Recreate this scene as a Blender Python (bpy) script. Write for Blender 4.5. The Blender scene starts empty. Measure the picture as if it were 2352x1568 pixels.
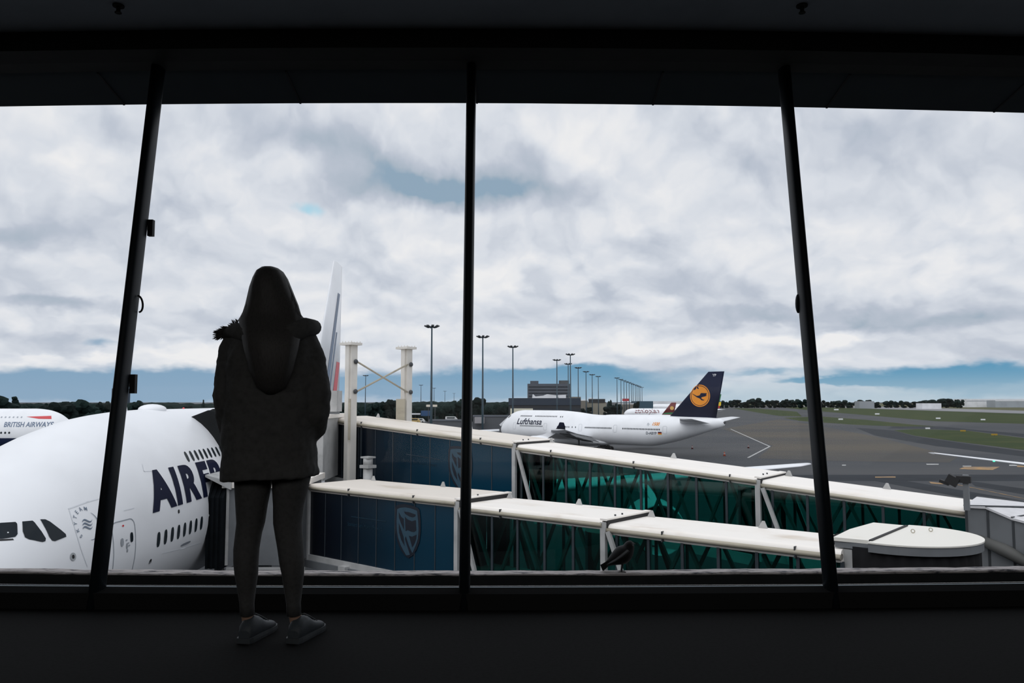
import bpy, bmesh, math, random
from mathutils import Vector, Matrix, Quaternion
from mathutils.bvhtree import BVHTree
R = random.Random(7)
SC = bpy.context.scene
COL = SC.collection
PI = math.pi

# ------------------------------------------------------------------ camera
F = 28 / 36 * 2352.0
CAMZ = 1.05
HOR = 921.0
PITCH = math.atan((HOR - 784) / F)
GZ = CAMZ - 12.7                      # apron level; the lounge floor is z = 0
cd = bpy.data.cameras.new('camera'); cam = bpy.data.objects.new('camera', cd); COL.objects.link(cam)
cd.lens = 28; cd.sensor_width = 36; cd.clip_start = 0.05; cd.clip_end = 20000
cam.location = (0, 0, CAMZ); cam.rotation_euler = (PI / 2 + PITCH, 0, 0)
SC.camera = cam
vs = SC.view_settings
vs.view_transform = 'Standard'; vs.look = 'None'; vs.exposure = 0.0; vs.gamma = 1.0
try: vs.use_curve_mapping = False
except Exception: pass

def ray(x, y):
    a = (x - 1176) / F; b = (784 - y) / F
    return Vector((a, math.cos(PITCH) - b * math.sin(PITCH), math.sin(PITCH) + b * math.cos(PITCH)))
def at(x, y, Y):                      # point seen at that place of the photograph, Y metres in front
    d = ray(x, y); return Vector((0, 0, CAMZ)) + d * (Y / d.y)
def gpt(x, y, z=GZ):                  # the same on a level plane
    d = ray(x, y); return Vector((0, 0, CAMZ)) + d * ((z - CAMZ) / d.z)

# ------------------------------------------------------------------ node helper
class E:
    t = None
    def __init__(s, v): s.v = v
    @staticmethod
    def m(op, *a, clamp=False):
        n = E.t.nodes.new('ShaderNodeMath'); n.operation = op; n.use_clamp = clamp
        for i, x in enumerate(a):
            x = x.v if isinstance(x, E) else x
            if isinstance(x, (int, float)): n.inputs[i].default_value = x
            else: E.t.links.new(x, n.inputs[i])
        return E(n.outputs[0])
    def __add__(s, o): return E.m('ADD', s, o)
    __radd__ = __add__
    def __sub__(s, o): return E.m('SUBTRACT', s, o)
    def __rsub__(s, o): return E.m('SUBTRACT', o, s)
    def __mul__(s, o): return E.m('MULTIPLY', s, o)
    __rmul__ = __mul__
    def __truediv__(s, o): return E.m('DIVIDE', s, o)
    def clamp(s): return E.m('ADD', s, 0, clamp=True)
def sstep(a, b, x):
    n = E.t.nodes.new('ShaderNodeMapRange'); n.interpolation_type = 'SMOOTHSTEP'
    E.t.links.new(x.v, n.inputs[0]); n.inputs[1].default_value = a; n.inputs[2].default_value = b
    return E(n.outputs[0])
def vec(x, y, z=0.0):
    n = E.t.nodes.new('ShaderNodeCombineXYZ')
    for i, c in enumerate((x, y, z)):
        if isinstance(c, E): E.t.links.new(c.v, n.inputs[i])
        else: n.inputs[i].default_value = c
    return n.outputs[0]
def noise(v, scale, detail=4, rough=.55, off=None):
    n = E.t.nodes.new('ShaderNodeTexNoise'); n.inputs['Scale'].default_value = scale
    n.inputs['Detail'].default_value = detail; n.inputs['Roughness'].default_value = rough
    E.t.links.new(v, n.inputs['Vector']); return E(n.outputs[0])
def mixc(f, a, b):
    n = E.t.nodes.new('ShaderNodeMix'); n.data_type = 'RGBA'; n.clamp_factor = True
    for s, x in ((n.inputs[0], f), (n.inputs[6], a), (n.inputs[7], b)):
        if isinstance(x, E): E.t.links.new(x.v, s)
        elif hasattr(x, 'links'): E.t.links.new(x, s)
        elif isinstance(x, (int, float)): s.default_value = x
        else: s.default_value = (*x, 1)
    return n.outputs[2]
def lin(r, g, b):
    f = lambda c: (c / 255 / 12.92) if c <= 10 else ((c / 255 + .055) / 1.055) ** 2.4
    return (f(r), f(g), f(b))

# ------------------------------------------------------------------ sky
def make_sky():
    w = bpy.data.worlds.new('overcast_sky'); SC.world = w; w.use_nodes = True
    t = w.node_tree; E.t = t
    for n in list(t.nodes): t.nodes.remove(n)
    out = t.nodes.new('ShaderNodeOutputWorld'); bg = t.nodes.new('ShaderNodeBackground')
    t.links.new(bg.outputs[0], out.inputs[0])
    tc = t.nodes.new('ShaderNodeTexCoord'); sp = t.nodes.new('ShaderNodeSeparateXYZ')
    t.links.new(tc.outputs['Generated'], sp.inputs[0])
    x, y, z = (E(sp.outputs[i]) for i in range(3))
    az = E.m('ARCTAN2', x, y); el = E.m('ARCSINE', z)
    # cloud coordinates: azimuth / elevation, ragged by noise (all noise is 2-D in these two)
    def vm(op, a_, b_=None, c_=None):
        n = t.nodes.new('ShaderNodeVectorMath'); n.operation = op
        for i, q in enumerate((a_, b_, c_)):
            if q is None: continue
            if isinstance(q, tuple): n.inputs[i].default_value = q
            else: t.links.new(q, n.inputs[i])
        return n.outputs['Value'] if op == 'DOT_PRODUCT' else n.outputs[0]
    def nz(v_, scale, detail, rough=.55, col=False, off=None):
        n = t.nodes.new('ShaderNodeTexNoise'); n.noise_dimensions = '2D'; n.inputs['Scale'].default_value = scale
        n.inputs['Detail'].default_value = detail; n.inputs['Roughness'].default_value = rough; t.links.new(v_, n.inputs['Vector'])
        return n.outputs['Color'] if col else E(n.outputs[0])
    elp = E.m('MAXIMUM', el, 0.0)
    lg = E.m('LOGARITHM', elp + .12, math.e) * .40
    pq = vec(az, lg); pe = vec(az, el)
    w1_ = vm('SUBTRACT', nz(pq, 6.0, 4, .55, True), (.5, .5, .5)); w2_ = vm('SUBTRACT', nz(pq, 26.0, 3, .6, True), (.5, .5, .5))
    wv = vm('MULTIPLY_ADD', w1_, (.085, .050, 0), pe); wv = vm('MULTIPLY_ADD', w2_, (.030, .020, 0), wv)
    wv2 = vm('MULTIPLY_ADD', w1_, (.12, .026, 0), pe); wv2 = vm('MULTIPLY_ADD', w2_, (.020, .012, 0), wv2)
    pw = vm('MULTIPLY_ADD', w1_, (.10, .07, 0), pq); pw = vm('MULTIPLY_ADD', w2_, (.018, .018, 0), pw)
    def vor(v_, sc):
        n = t.nodes.new('ShaderNodeTexVoronoi'); n.voronoi_dimensions = '2D'; n.feature = 'F1'; n.inputs['Scale'].default_value = sc
        t.links.new(v_, n.inputs['Vector']); return E(n.outputs['Distance'])
    def dens(v_): return nz(v_, 6.4, 5, .52) * 1.5 - vor(v_, 11.0) * .34 - vor(v_, 27.0) * .20
    d0 = dens(pw); d1 = dens(vm('ADD', pw, (.004, .022, 0)))
    def ang(px, py):
        d = ray(px, py).normalized(); return math.atan2(d.x, d.y), math.asin(d.z)
    def blob(px, py, sx, sy, tilt=0, v_=None):
        ca, ce = ang(px, py); k = 1 / F
        sx = sx * k * math.cos(ca) ** 2; sy = sy * k * math.cos(ca); p_ = v_ or wv
        if tilt:
            n = t.nodes.new('ShaderNodeVectorRotate'); n.rotation_type = 'Z_AXIS'; n.inputs['Angle'].default_value = -tilt; n.inputs['Center'].default_value = (ca, ce, 0); t.links.new(p_, n.inputs['Vector']); p_ = n.outputs[0]
        q = vm('MULTIPLY_ADD', p_, (1 / sx, 1 / sy, 0), (-ca / sx, -ce / sy, 0))
        return E.m('POWER', math.exp(-1), E(vm('DOT_PRODUCT', q, q)))
    def acc(b_, k, v_): return E.m('MULTIPLY_ADD', b_, k, v_)
    # flat grey undersides of clouds (below: sharper edge): list of px, py, sx, sy, amount, tilt
    dark = [(70, 530, 230, 34, .66), (120, 692, 200, 20, .66), (420, 478, 120, 26, .36), (300, 500, 260, 50, .15),
            (690, 320, 220, 50, .42, -.25), (860, 385, 190, 50, .55, -.45), (980, 438, 200, 34, 1.05), (1220, 436, 180, 36, .60), (1180, 380, 120, 60, .2),
            (560, 345, 60, 20, .18), (1740, 415, 80, 30, .36), (1960, 350, 300, 60, .17), (1560, 260, 120, 30, .14), (2120, 300, 300, 60, .15),
            (2140, 570, 90, 24, .34), (1700, 722, 160, 20, .62), (1660, 680, 160, 50, .18), (1990, 725, 150, 24, .62), (2230, 742, 200, 20, .56), (2120, 690, 300, 40, .18),
            (1320, 738, 120, 16, .30), (1500, 740, 60, 16, .26), (1380, 660, 40, 30, .22), (1420, 690, 40, 30, .2), (1235, 690, 30, 50, .2),
            (90, 780, 220, 30, .26), (480, 740, 140, 24, .25), (320, 620, 120, 60, .14), (600, 640, 100, 60, .08), (1300, 560, 160, 30, .10), (1500, 545, 60, 30, .12),
            (2330, 560, 100, 60, .18), (1580, 610, 90, 40, .10), (560, 330, 180, 60, .12), (1130, 330, 90, 40, .14), (2300, 800, 200, 30, .2), (430, 560, 90, 20, .12)]
    light = [(140, 330, 260, 90, .16), (1290, 300, 200, 60, .10), (620, 470, 90, 40, .10), (740, 530, 160, 40, .14), (960, 570, 140, 40, .10), (1310, 668, 58, 36, .28), (1480, 690, 70, 40, .20), (1140, 640, 90, 60, .18),
             (1430, 788, 110, 20, .26), (1800, 782, 210, 24, .30), (2010, 760, 160, 22, .22), (60, 815, 90, 18, .30), (230, 822, 90, 14, .28), (430, 805, 150, 22, .28),
             (1200, 760, 80, 16, .16), (1560, 800, 80, 20, .18), (1930, 510, 120, 50, .12), (2090, 590, 70, 24, .12), (60, 640, 80, 30, .10), (250, 740, 90, 22, .14), (2230, 640, 120, 40, .1), (540, 420, 50, 30, .14)]
    rel = E.m('MINIMUM', E.m('MAXIMUM', d0 - d1, -.30), .30)
    v = (d0 - .42) * .27 + .745 + rel * .50
    for d in dark: v = acc(blob(*d[:4], d[5] if len(d) > 5 else 0), -d[4] * .62, v)
    for l in light: v = acc(sstep(.22, .95, blob(*l[:4]) + (d0 - .42) * .45), l[4] * .62, v)
    v = E.m('MINIMUM', E.m('MAXIMUM', v, 0.06), 1.0)
    r = t.nodes.new('ShaderNodeValToRGB'); t.links.new(v.v, r.inputs[0])
    cr = r.color_ramp; cr.elements[0].position = .0; cr.elements[0].color = (*lin(136, 163, 185), 1)
    cr.elements[1].position = 1; cr.elements[1].color = (*lin(241, 240, 241), 1)
    for p, c in ((.25, lin(172, 184, 198)), (.5, lin(191, 198, 211)), (.75, lin(219, 223, 231)), (.9, lin(233, 234, 238))):
        e = cr.elements.new(p); e.color = (*c, 1)
    # open sky: the band above the horizon and a few gaps
    blue = [(120, 885, 420, 42, .85), (560, 880, 400, 36, .80), (1000, 890, 260, 34, .85), (1330, 880, 230, 34, 1.0), (2130, 858, 260, 28, 1.0), (1900, 880, 130, 9, .8),
            (220, 789, 60, 14, .6), (700, 476, 40, 24, .55), (1240, 848, 200, 14, .45), (1620, 850, 160, 16, .3), (2300, 895, 300, 18, .45), (1660, 905, 200, 10, .25), (1760, 860, 90, 10, .35)]
    s = 0
    for b in blue: s = acc(blob(*b[:4], 0, wv2), b[4] * 1.25, s)
    s = sstep(.30, .95, s)
    bl = mixc(sstep(-.35, .35, az), lin(134, 166, 193), lin(98, 154, 187))
    pale = blob(700, 474, 70, 50)
    bl = mixc(pale, bl, lin(150, 214, 236))
    c = mixc(s, r.outputs[0], bl)
    hz = sstep(.042, .004, el)                      # pale air right on the horizon
    c = mixc(hz * .72, c, mixc(sstep(-.2, .3, az), lin(146, 172, 196), lin(168, 192, 207)))
    # thicker, brighter overcast overhead and behind the terminal
    up = sstep(.36, .95, el) * .22 + 1.0
    back = sstep(.15, -.75, y) * sstep(-.15, .35, z)
    g = up + back * .50
    mx = t.nodes.new('ShaderNodeVectorMath'); mx.operation = 'SCALE'
    t.links.new(c, mx.inputs[0]); t.links.new(g.v, mx.inputs['Scale'])
    c2 = mixc(sstep(-.01, -.03, z), mx.outputs[0], lin(70, 74, 80))
    t.links.new(c2, bg.inputs[0]); bg.inputs[1].default_value = 1.0
    w.cycles.sampling_method = 'MANUAL'; w.cycles.sample_map_resolution = 512
make_sky()
sd = bpy.data.lights.new('sun_through_cloud', 'SUN'); sd.energy = 0.55; sd.angle = math.radians(60); sd.color = (1, .98, .95)
so = bpy.data.objects.new('sun_through_cloud', sd); COL.objects.link(so); so.location = (-30, -30, 60)
FILL_POWER = 185.0
so.rotation_euler = Vector((.45, .50, -.80)).to_track_quat('-Z', 'Y').to_euler()

ad = bpy.data.lights.new('interior_fill_light', 'AREA'); ad.shape = 'RECTANGLE'; ad.size = 14; ad.size_y = 4; ad.energy = FILL_POWER; ad.color = (1, .97, .93)   # unseen fill light, added behind the camera to lift the dark interior
ao = bpy.data.objects.new('interior_fill_light', ad); COL.objects.link(ao); ao.location = (.6, -3.2, 3.15)
# ------------------------------------------------------------------ materials
MATS = {}
def mat(name, col, rough=.5, metal=0.0, spec=.5, var=.0, scale=3.0, stretch=(1, 1, 1), col2=None, bump=0, lo=.4, hi=.7):
    if name in MATS: return MATS[name]
    m = bpy.data.materials.new(name); m.use_nodes = True; t = m.node_tree; E.t = t
    b = t.nodes['Principled BSDF']; b.inputs['Roughness'].default_value = rough
    b.inputs['Metallic'].default_value = metal; b.inputs['Specular IOR Level'].default_value = spec
    tc = t.nodes.new('ShaderNodeTexCoord'); mp = t.nodes.new('ShaderNodeMapping'); mp.inputs['Scale'].default_value = stretch
    t.links.new(tc.outputs['Object'], mp.inputs[0])
    n = noise(mp.outputs[0], scale, 5, .6)
    c2 = col2 or tuple(max(0, c * (1 - var)) for c in col)
    f = sstep(lo, hi, n)
    t.links.new(mixc(f, col, c2), b.inputs['Base Color'])
    if bump:
        bp = t.nodes.new('ShaderNodeBump'); bp.inputs['Strength'].default_value = bump; bp.inputs['Distance'].default_value = .02
        t.links.new(n.v, bp.inputs['Height']); t.links.new(bp.outputs[0], b.inputs['Normal'])
    MATS[name] = m; return m
def glass(name, tint, refl=.05, rough=0.0, tint2=None):
    if name in MATS: return MATS[name]
    m = bpy.data.materials.new(name); m.use_nodes = True; t = m.node_tree; E.t = t
    for n in list(t.nodes): t.nodes.remove(n)
    o = t.nodes.new('ShaderNodeOutputMaterial'); mx = t.nodes.new('ShaderNodeMixShader')
    tr = t.nodes.new('ShaderNodeBsdfTransparent'); tr.inputs[0].default_value = (*tint, 1)
    gl = t.nodes.new('ShaderNodeBsdfGlossy'); gl.inputs['Roughness'].default_value = rough
    lw = t.nodes.new('ShaderNodeLayerWeight'); lw.inputs[0].default_value = .5
    f = E.m('POWER', E(lw.outputs['Facing']), 5.0) * .7 + refl
    t.links.new(f.v, mx.inputs[0]); t.links.new(tr.outputs[0], mx.inputs[1]); t.links.new(gl.outputs[0], mx.inputs[2])
    t.links.new(mx.outputs[0], o.inputs[0]); MATS[name] = m; return m

M_white = mat('white_aircraft_paint', (.84, .85, .87), .32, var=.06, scale=.35)
M_metal = mat('bare_leading_edge_metal', (.62, .64, .66), .3, .7, var=.1)
M_dkgrey = mat('dark_grey_metal', (.045, .05, .055), .5, var=.2)
M_black = mat('black_rubber', (.012, .012, .013), .7, var=.2)
M_winglass = mat('cabin_window_dark', (.012, .020, .026), .3, spec=.2, var=.2)
M_cockpit = mat('cockpit_window_glass', (.006, .012, .018), .1, spec=.22, var=.3, scale=1.2)
M_navy = mat('navy_paint', (.006, .010, .034), .5, spec=.2, var=.1)
M_navytext = mat('navy_lettering', (.007, .010, .032), .6, spec=.12, var=.1)
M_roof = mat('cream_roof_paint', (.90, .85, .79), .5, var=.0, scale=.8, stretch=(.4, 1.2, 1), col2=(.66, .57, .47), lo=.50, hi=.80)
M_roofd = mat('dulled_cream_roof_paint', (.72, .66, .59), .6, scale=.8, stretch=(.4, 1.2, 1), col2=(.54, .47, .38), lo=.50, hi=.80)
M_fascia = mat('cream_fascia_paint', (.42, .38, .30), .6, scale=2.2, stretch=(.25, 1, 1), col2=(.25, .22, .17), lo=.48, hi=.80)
M_column = mat('cream_column_paint', (.68, .65, .60), .5, var=.12, scale=.8)
M_offwhite = mat('offwhite_steel', (.46, .46, .455), .5, var=.22, scale=1.3)
M_bridgegrey = mat('grey_bridge_panel', (.17, .18, .19), .5, var=.2, scale=.8)
M_bridgedark = mat('dark_shutter', (.009, .009, .010), .8, var=.2, spec=.1)
M_tealglass = glass('teal_tinted_glass', (.34, .67, .64), .03)
M_pane = glass('clear_window_glass', (.985, .99, .99), .004)
M_truss = mat('truss_grey_paint', (.09, .095, .095), .5, var=.15)
M_mullion = mat('blue_black_bridge_mullion', (.035, .045, .055), .4, var=.2)
M_floor_dark = mat('bridge_floor', (.03, .035, .035), .7, var=.2)
M_person = mat('black_coat_fabric', (.085, .085, .085), .85, var=.2, scale=40, spec=.2)
M_legg = mat('black_leggings', (.075, .075, .076), .8, var=.2, scale=60, spec=.2)
M_hair = mat('dark_hair', (.062, .059, .058), .55, var=.3, scale=30, spec=.3, stretch=(8, 8, 1))
M_skin = mat('skin', (.45, .28, .20), .5, var=.1, scale=20)
M_shoe = mat('grey_sneaker', (.05, .062, .075), .6, var=.2, scale=30)
M_sole = mat('sneaker_sole', (.055, .065, .075), .6, var=.2, scale=30)

# ------------------------------------------------------------------ mesh helpers
ROOTM = {}
class MB:
    def __init__(s): s.v = []; s.f = []; s.sm = []
    def add(s, vs, fs, smooth=False):
        o = len(s.v); s.v += [Vector(p) for p in vs]; s.f += [tuple(i + o for i in f) for f in fs]; s.sm += [smooth] * len(fs); return s
    def box(s, c, d, rot=None):
        x, y, z = (k / 2 for k in d); c = Vector(c)
        vs = [Vector((i * x, j * y, k * z)) for i in (-1, 1) for j in (-1, 1) for k in (-1, 1)]
        if rot is not None: vs = [rot @ v for v in vs]
        return s.add([v + c for v in vs], [(0, 1, 3, 2), (4, 6, 7, 5), (0, 4, 5, 1), (2, 3, 7, 6), (0, 2, 6, 4), (1, 5, 7, 3)])
    def bar(s, a, b, w, h, up=(0, 0, 1)):                     # rectangular bar between two points
        a, b = Vector(a), Vector(b); d = (b - a).normalized(); u = Vector(up)
        if abs(d.dot(u)) > .98: u = Vector((0, 1, 0))
        r = d.cross(u).normalized(); u = r.cross(d).normalized(); q = []
        for p in (a, b): q += [p + r * (i * w / 2) + u * (j * h / 2) for i, j in ((-1, -1), (1, -1), (1, 1), (-1, 1))]
        return s.add(q, [(3, 2, 1, 0), (4, 5, 6, 7), (0, 1, 5, 4), (1, 2, 6, 5), (2, 3, 7, 6), (3, 0, 4, 7)])
    def tube(s, pts, rad, n=10, cap=True, smooth=True, flat=1.0):
        pts = [Vector(p) for p in pts]
        if not isinstance(rad, (list, tuple)): rad = [rad] * len(pts)
        rings = []; pr = None
        for i, p in enumerate(pts):
            d = (pts[min(i + 1, len(pts) - 1)] - pts[max(i - 1, 0)]).normalized()
            if pr is None:
                u = Vector((0, 0, 1)) if abs(d.z) < .9 else Vector((0, 1, 0)); pr = d.cross(u).normalized()
            pr = (pr - d * pr.dot(d)).normalized(); u = d.cross(pr)
            rings.append([p + (pr * math.cos(2 * PI * k / n) + u * math.sin(2 * PI * k / n) * flat) * rad[i] for k in range(n)])
        return s.loft(rings, cap, smooth)
    def loft(s, rings, cap=True, smooth=True):
        n = len(rings[0]); o = len(s.v); s.v += [Vector(p) for r in rings for p in r]
        for i in range(len(rings) - 1):
            for k in range(n):
                s.f.append((o + i * n + k, o + i * n + (k + 1) % n, o + (i + 1) * n + (k + 1) % n, o + (i + 1) * n + k)); s.sm.append(smooth)
        if cap:
            s.f.append(tuple(o + k for k in reversed(range(n)))); s.sm.append(False)
            s.f.append(tuple(o + (len(rings) - 1) * n + k for k in range(n))); s.sm.append(False)
        return s
    def prism(s, poly, d):                                    # closed polygon extruded by vector d
        d = Vector(d); a = [Vector(p) for p in poly]; n = len(a)
        return s.add(a + [p + d for p in a], [tuple(reversed(range(n))), tuple(range(n, 2 * n))] + [(i, (i + 1) % n, n + (i + 1) % n, n + i) for i in range(n)])
    def ellip(s, c, r, rot=None, n=16, m=10):
        c = Vector(c); rings = []
        for j in range(m + 1):
            ph = -PI / 2 + PI * (j + .02 * (j == 0) - .02 * (j == m)) / m
            ring = [Vector((r[0] * math.cos(ph) * math.cos(2 * PI * k / n), r[1] * math.cos(ph) * math.sin(2 * PI * k / n), r[2] * math.sin(ph))) for k in range(n)]
            rings.append([c + (rot @ p if rot is not None else p) for p in ring])
        return s.loft(rings)
    def build(s, name, m, parent=None, world=False, fix=True):
        me = bpy.data.meshes.new(name); vs = s.v
        if world and parent is not None:
            inv = ROOTM[parent].inverted(); vs = [inv @ v for v in vs]
        me.from_pydata([tuple(v) for v in vs], [], s.f)
        me.polygons.foreach_set('use_smooth', s.sm)
        if fix:
            bm = bmesh.new(); bm.from_mesh(me); bmesh.ops.recalc_face_normals(bm, faces=bm.faces); bm.to_mesh(me); bm.free()
        me.update(); o = bpy.data.objects.new(name, me); COL.objects.link(o)
        if m: me.materials.append(m)
        if parent is not None:
            o.parent = parent
            if world: ROOTM[o] = ROOTM[parent]
            else: ROOTM[o] = ROOTM.get(parent, Matrix.Identity(4))
        return o
def tag(o, label=None, cat=None, group=None, kind=None):
    if label: o['label'] = label
    if cat: o['category'] = cat
    if group: o['group'] = group
    if kind: o['kind'] = kind
    return o
def thing(name, label, cat, loc=(0, 0, 0), rz=0, group=None):
    o = bpy.data.objects.new(name, None); COL.objects.link(o); o.empty_display_size = .2
    o.location = loc; o.rotation_euler = (0, 0, rz)
    ROOTM[o] = Matrix.Translation(Vector(loc)) @ Matrix.Rotation(rz, 4, 'Z')
    return tag(o, label, cat, group)
def struct(name, mb, m, world=True):
    return tag(mb.build(name, m), kind='structure')
def copy_tree(o, parent=None):
    c = o.copy(); COL.objects.link(c)
    if parent is not None: c.parent = parent
    for ch in [q for q in bpy.data.objects if q.parent == o]: copy_tree(ch, c)
    return c
def text_mesh(body, bold=0.0, shear=0.0, step=.12, maxw=None):
    """letters as flat faces, 1 unit cap height, left aligned at 0,0; cut into a grid so they can follow a curved skin"""
    cu = bpy.data.curves.new('lettering', 'FONT'); cu.body = body; cu.offset = bold; cu.shear = shear; cu.resolution_u = 5
    o = bpy.data.objects.new('lettering', cu); COL.objects.link(o)
    dg = bpy.context.evaluated_depsgraph_get(); me = bpy.data.meshes.new_from_object(o.evaluated_get(dg))
    bpy.data.objects.remove(o); bpy.data.curves.remove(cu)
    bm = bmesh.new(); bm.from_mesh(me); bpy.data.meshes.remove(me)
    xs = [v.co.x for v in bm.verts]; ys = [v.co.y for v in bm.verts]
    x0, x1, y1 = min(xs), max(xs), .729
    for v in bm.verts: v.co = Vector(((v.co.x - x0) / y1, v.co.y / y1, 0))
    W = (x1 - x0) / y1
    if step:
        k = step
        while k < W:
            bmesh.ops.bisect_plane(bm, geom=bm.verts[:] + bm.edges[:] + bm.faces[:], plane_co=(k, 0, 0), plane_no=(1, 0, 0)); k += step
        k = -.2
        while k < 1.1:
            bmesh.ops.bisect_plane(bm, geom=bm.verts[:] + bm.edges[:] + bm.faces[:], plane_co=(0, k, 0), plane_no=(0, 1, 0)); k += step
    bm.verts.index_update()
    vs = [v.co.copy() for v in bm.verts]; fs = [tuple(v.index for v in f.verts) for f in bm.faces]; bm.free()
    return vs, fs, W
def poly_grid(poly, step):
    """2-D polygon cut on a grid -> verts, faces"""
    bm = bmesh.new(); vs = [bm.verts.new((p[0], p[1], 0)) for p in poly]; bm.faces.new(vs)
    bmesh.ops.triangulate(bm, faces=bm.faces[:])
    for ax in (0, 1):
        lo = min(p[ax] for p in poly); hi = max(p[ax] for p in poly); k = lo + step
        while k < hi:
            no = (1, 0, 0) if ax == 0 else (0, 1, 0); co = (k, 0, 0) if ax == 0 else (0, k, 0)
            bmesh.ops.bisect_plane(bm, geom=bm.verts[:] + bm.edges[:] + bm.faces[:], plane_co=co, plane_no=no); k += step
    bm.verts.index_update()
    r = [v.co.copy() for v in bm.verts], [tuple(v.index for v in f.verts) for f in bm.faces]; bm.free(); return r
def pchip(xs, ys, x):
    n = len(xs)
    if x <= xs[0]: return ys[0]
    if x >= xs[-1]: return ys[-1]
    i = max(k for k in range(n - 1) if xs[k] <= x)
    h = [xs[k + 1] - xs[k] for k in range(n - 1)]; d = [(ys[k + 1] - ys[k]) / h[k] for k in range(n - 1)]
    def sl(k):
        if k == 0: return d[0]
        if k == n - 1: return d[-1]
        if d[k - 1] * d[k] <= 0: return 0
        return 2 * d[k - 1] * d[k] / (d[k - 1] + d[k])
    t = (x - xs[i]) / h[i]; m0, m1 = sl(i) * h[i], sl(i + 1) * h[i]
    return ys[i] * (2 * t ** 3 - 3 * t * t + 1) + m0 * (t ** 3 - 2 * t * t + t) + ys[i + 1] * (3 * t * t - 2 * t ** 3) + m1 * (t ** 3 - t * t)

# ================================================================== THE LOUNGE (setting)
M_carpet = mat('dark_carpet', (.011, .0115, .012), .95, var=.3, scale=60, spec=.1)
M_ceil = mat('dark_ceiling_paint', (.42, .46, .50), .8, var=.1, scale=2, spec=.1)
M_beam = mat('black_beam_paint', (.05, .05, .047), .8, var=.1, spec=.1)
M_wall = mat('dark_wall_paint', (.06, .06, .06), .8, var=.1, spec=.1)
M_frame = mat('charcoal_powder_coat', (.012, .017, .022), .5, spec=.2, var=.15, scale=6)
M_soffit = mat('dark_soffit_panel', (.040, .050, .055), .7, var=.1, scale=3, spec=.2)
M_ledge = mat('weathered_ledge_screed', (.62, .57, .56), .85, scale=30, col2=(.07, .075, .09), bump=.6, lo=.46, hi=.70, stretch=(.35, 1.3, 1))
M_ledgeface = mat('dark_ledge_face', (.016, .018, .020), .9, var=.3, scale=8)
M_bead = mat('aluminium_bead', (.20, .25, .28), .4, .9, var=.1, scale=9)
LEAN = .1637
def fy(x): return 4.2 + .009 * x + .0085 * x * x          # line of the glass at floor level (the front is slightly bowed)
XM = [-.243 + 1.89 * k for k in range(-3, 5)]             # mullions
XE = [-7.4] + XM + [8.6]
ZT = 3.057
def facade_loft(prof):                                    # profile (dy, z) swept along the bowed front
    xs = [XE[0] + (XE[-1] - XE[0]) * i / 32 for i in range(33)]
    return [[Vector((x, fy(x) + dy, z)) for dy, z in prof] for x in xs]
def sweep(prof, smooth=False): return MB().loft(facade_loft(prof), True, smooth)
struct('floor', MB().add([(-7.4, -6, 0)] + [(x, fy(x) - .0, 0) for x in [-7.4 + i for i in range(17)]] + [(8.6, -6, 0)], [tuple(range(19))]), M_carpet)
struct('ceiling', MB().box((.6, -.75, 3.27), (16, 10.5, .2)), M_ceil)
struct('wall_left', MB().box((-7.5, -.6, 1.4), (.2, 10.8, 3.8)), M_wall)
struct('wall_right', MB().box((8.7, -.6, 1.4), (.2, 10.8, 3.8)), M_wall)
struct('wall_back', MB().box((.6, -6.1, 1.4), (16.4, .2, 3.8)), M_wall)
struct('trim_1', sweep([(.36, ZT - .005), (.50, ZT), (.56, ZT + .5), (.20, ZT + .5), (.20, ZT)]), M_beam)       # beam over the glass
struct('trim_2', sweep([(-.10, 0), (-.10, .080), (-.012, .086), (.028, .086), (.028, 0)]), mat('black_kerb_paint', (.018, .0185, .019), .95, spec=.0))              # low kerb the frames stand on
struct('trim_3', sweep([(.010, .086), (.010, .0888), (.020, .0888), (.020, .086)]), M_bead)                       # glazing bead
# outside: gutter, parapet ledge, sloping soffit with its seams, roof slab and wall below
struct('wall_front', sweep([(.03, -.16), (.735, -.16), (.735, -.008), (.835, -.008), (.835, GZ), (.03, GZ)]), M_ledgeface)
lv, lf = [], []
xs = [-7.4 + 16 * i / 240 for i in range(241)]; prof = [(.735, -.010), (.730, -.002), (.738, .004), (.77, .006), (.81, .005), (.84, .0), (.84, -.010)]
rng = random.Random(3); w1 = [rng.uniform(-1, 1) for _ in range(60)]
def wob(x, s): 
    q = x * s + 100; i = int(q); t = q - i; t = t * t * (3 - 2 * t); return w1[i % 60] * (1 - t) + w1[(i + 1) % 60] * t
rings = []
for x in xs:
    rings.append([Vector((x, fy(x) + dy + (.008 * wob(x, 1.3) + .004 * wob(x, 9) if k < 3 else .006 * wob(x + 7, 2)), z + (.004 * wob(x + 3, 2.1) + .003 * wob(x + k, 11) if 0 < k < 6 else 0))) for k, (dy, z) in enumerate(prof)])
struct('trim_4', MB().loft(rings, True, False), M_ledge)
SD = .36
def sof(x): return fy(x) + .50, fy(x) + .50 + SD + .012 * (x if x > 0 else x * .2)
xs = [-7.4 + i * .5 for i in range(33)]
r1 = [[Vector((x, sof(x)[0], ZT)), Vector((x, sof(x)[1], ZT - .2 * SD)), Vector((x, sof(x)[1] + .01, ZT - .2 * SD + .25)), Vector((x, sof(x)[0], ZT + .5))] for x in xs]
struct('trim_5', MB().loft(r1, True, False), M_soffit)
sm_ = MB()
for px in (262, 680, 1094, 1508, 1925, -160, 2340):
    x = (px - 1176) / F * 5.08
    sm_.bar((x, sof(x)[0] + .01, ZT - .003), (x, sof(x)[1] - .003, ZT - .2 * SD - .002), .012, .008)
struct('trim_6', sm_, M_black)
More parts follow.
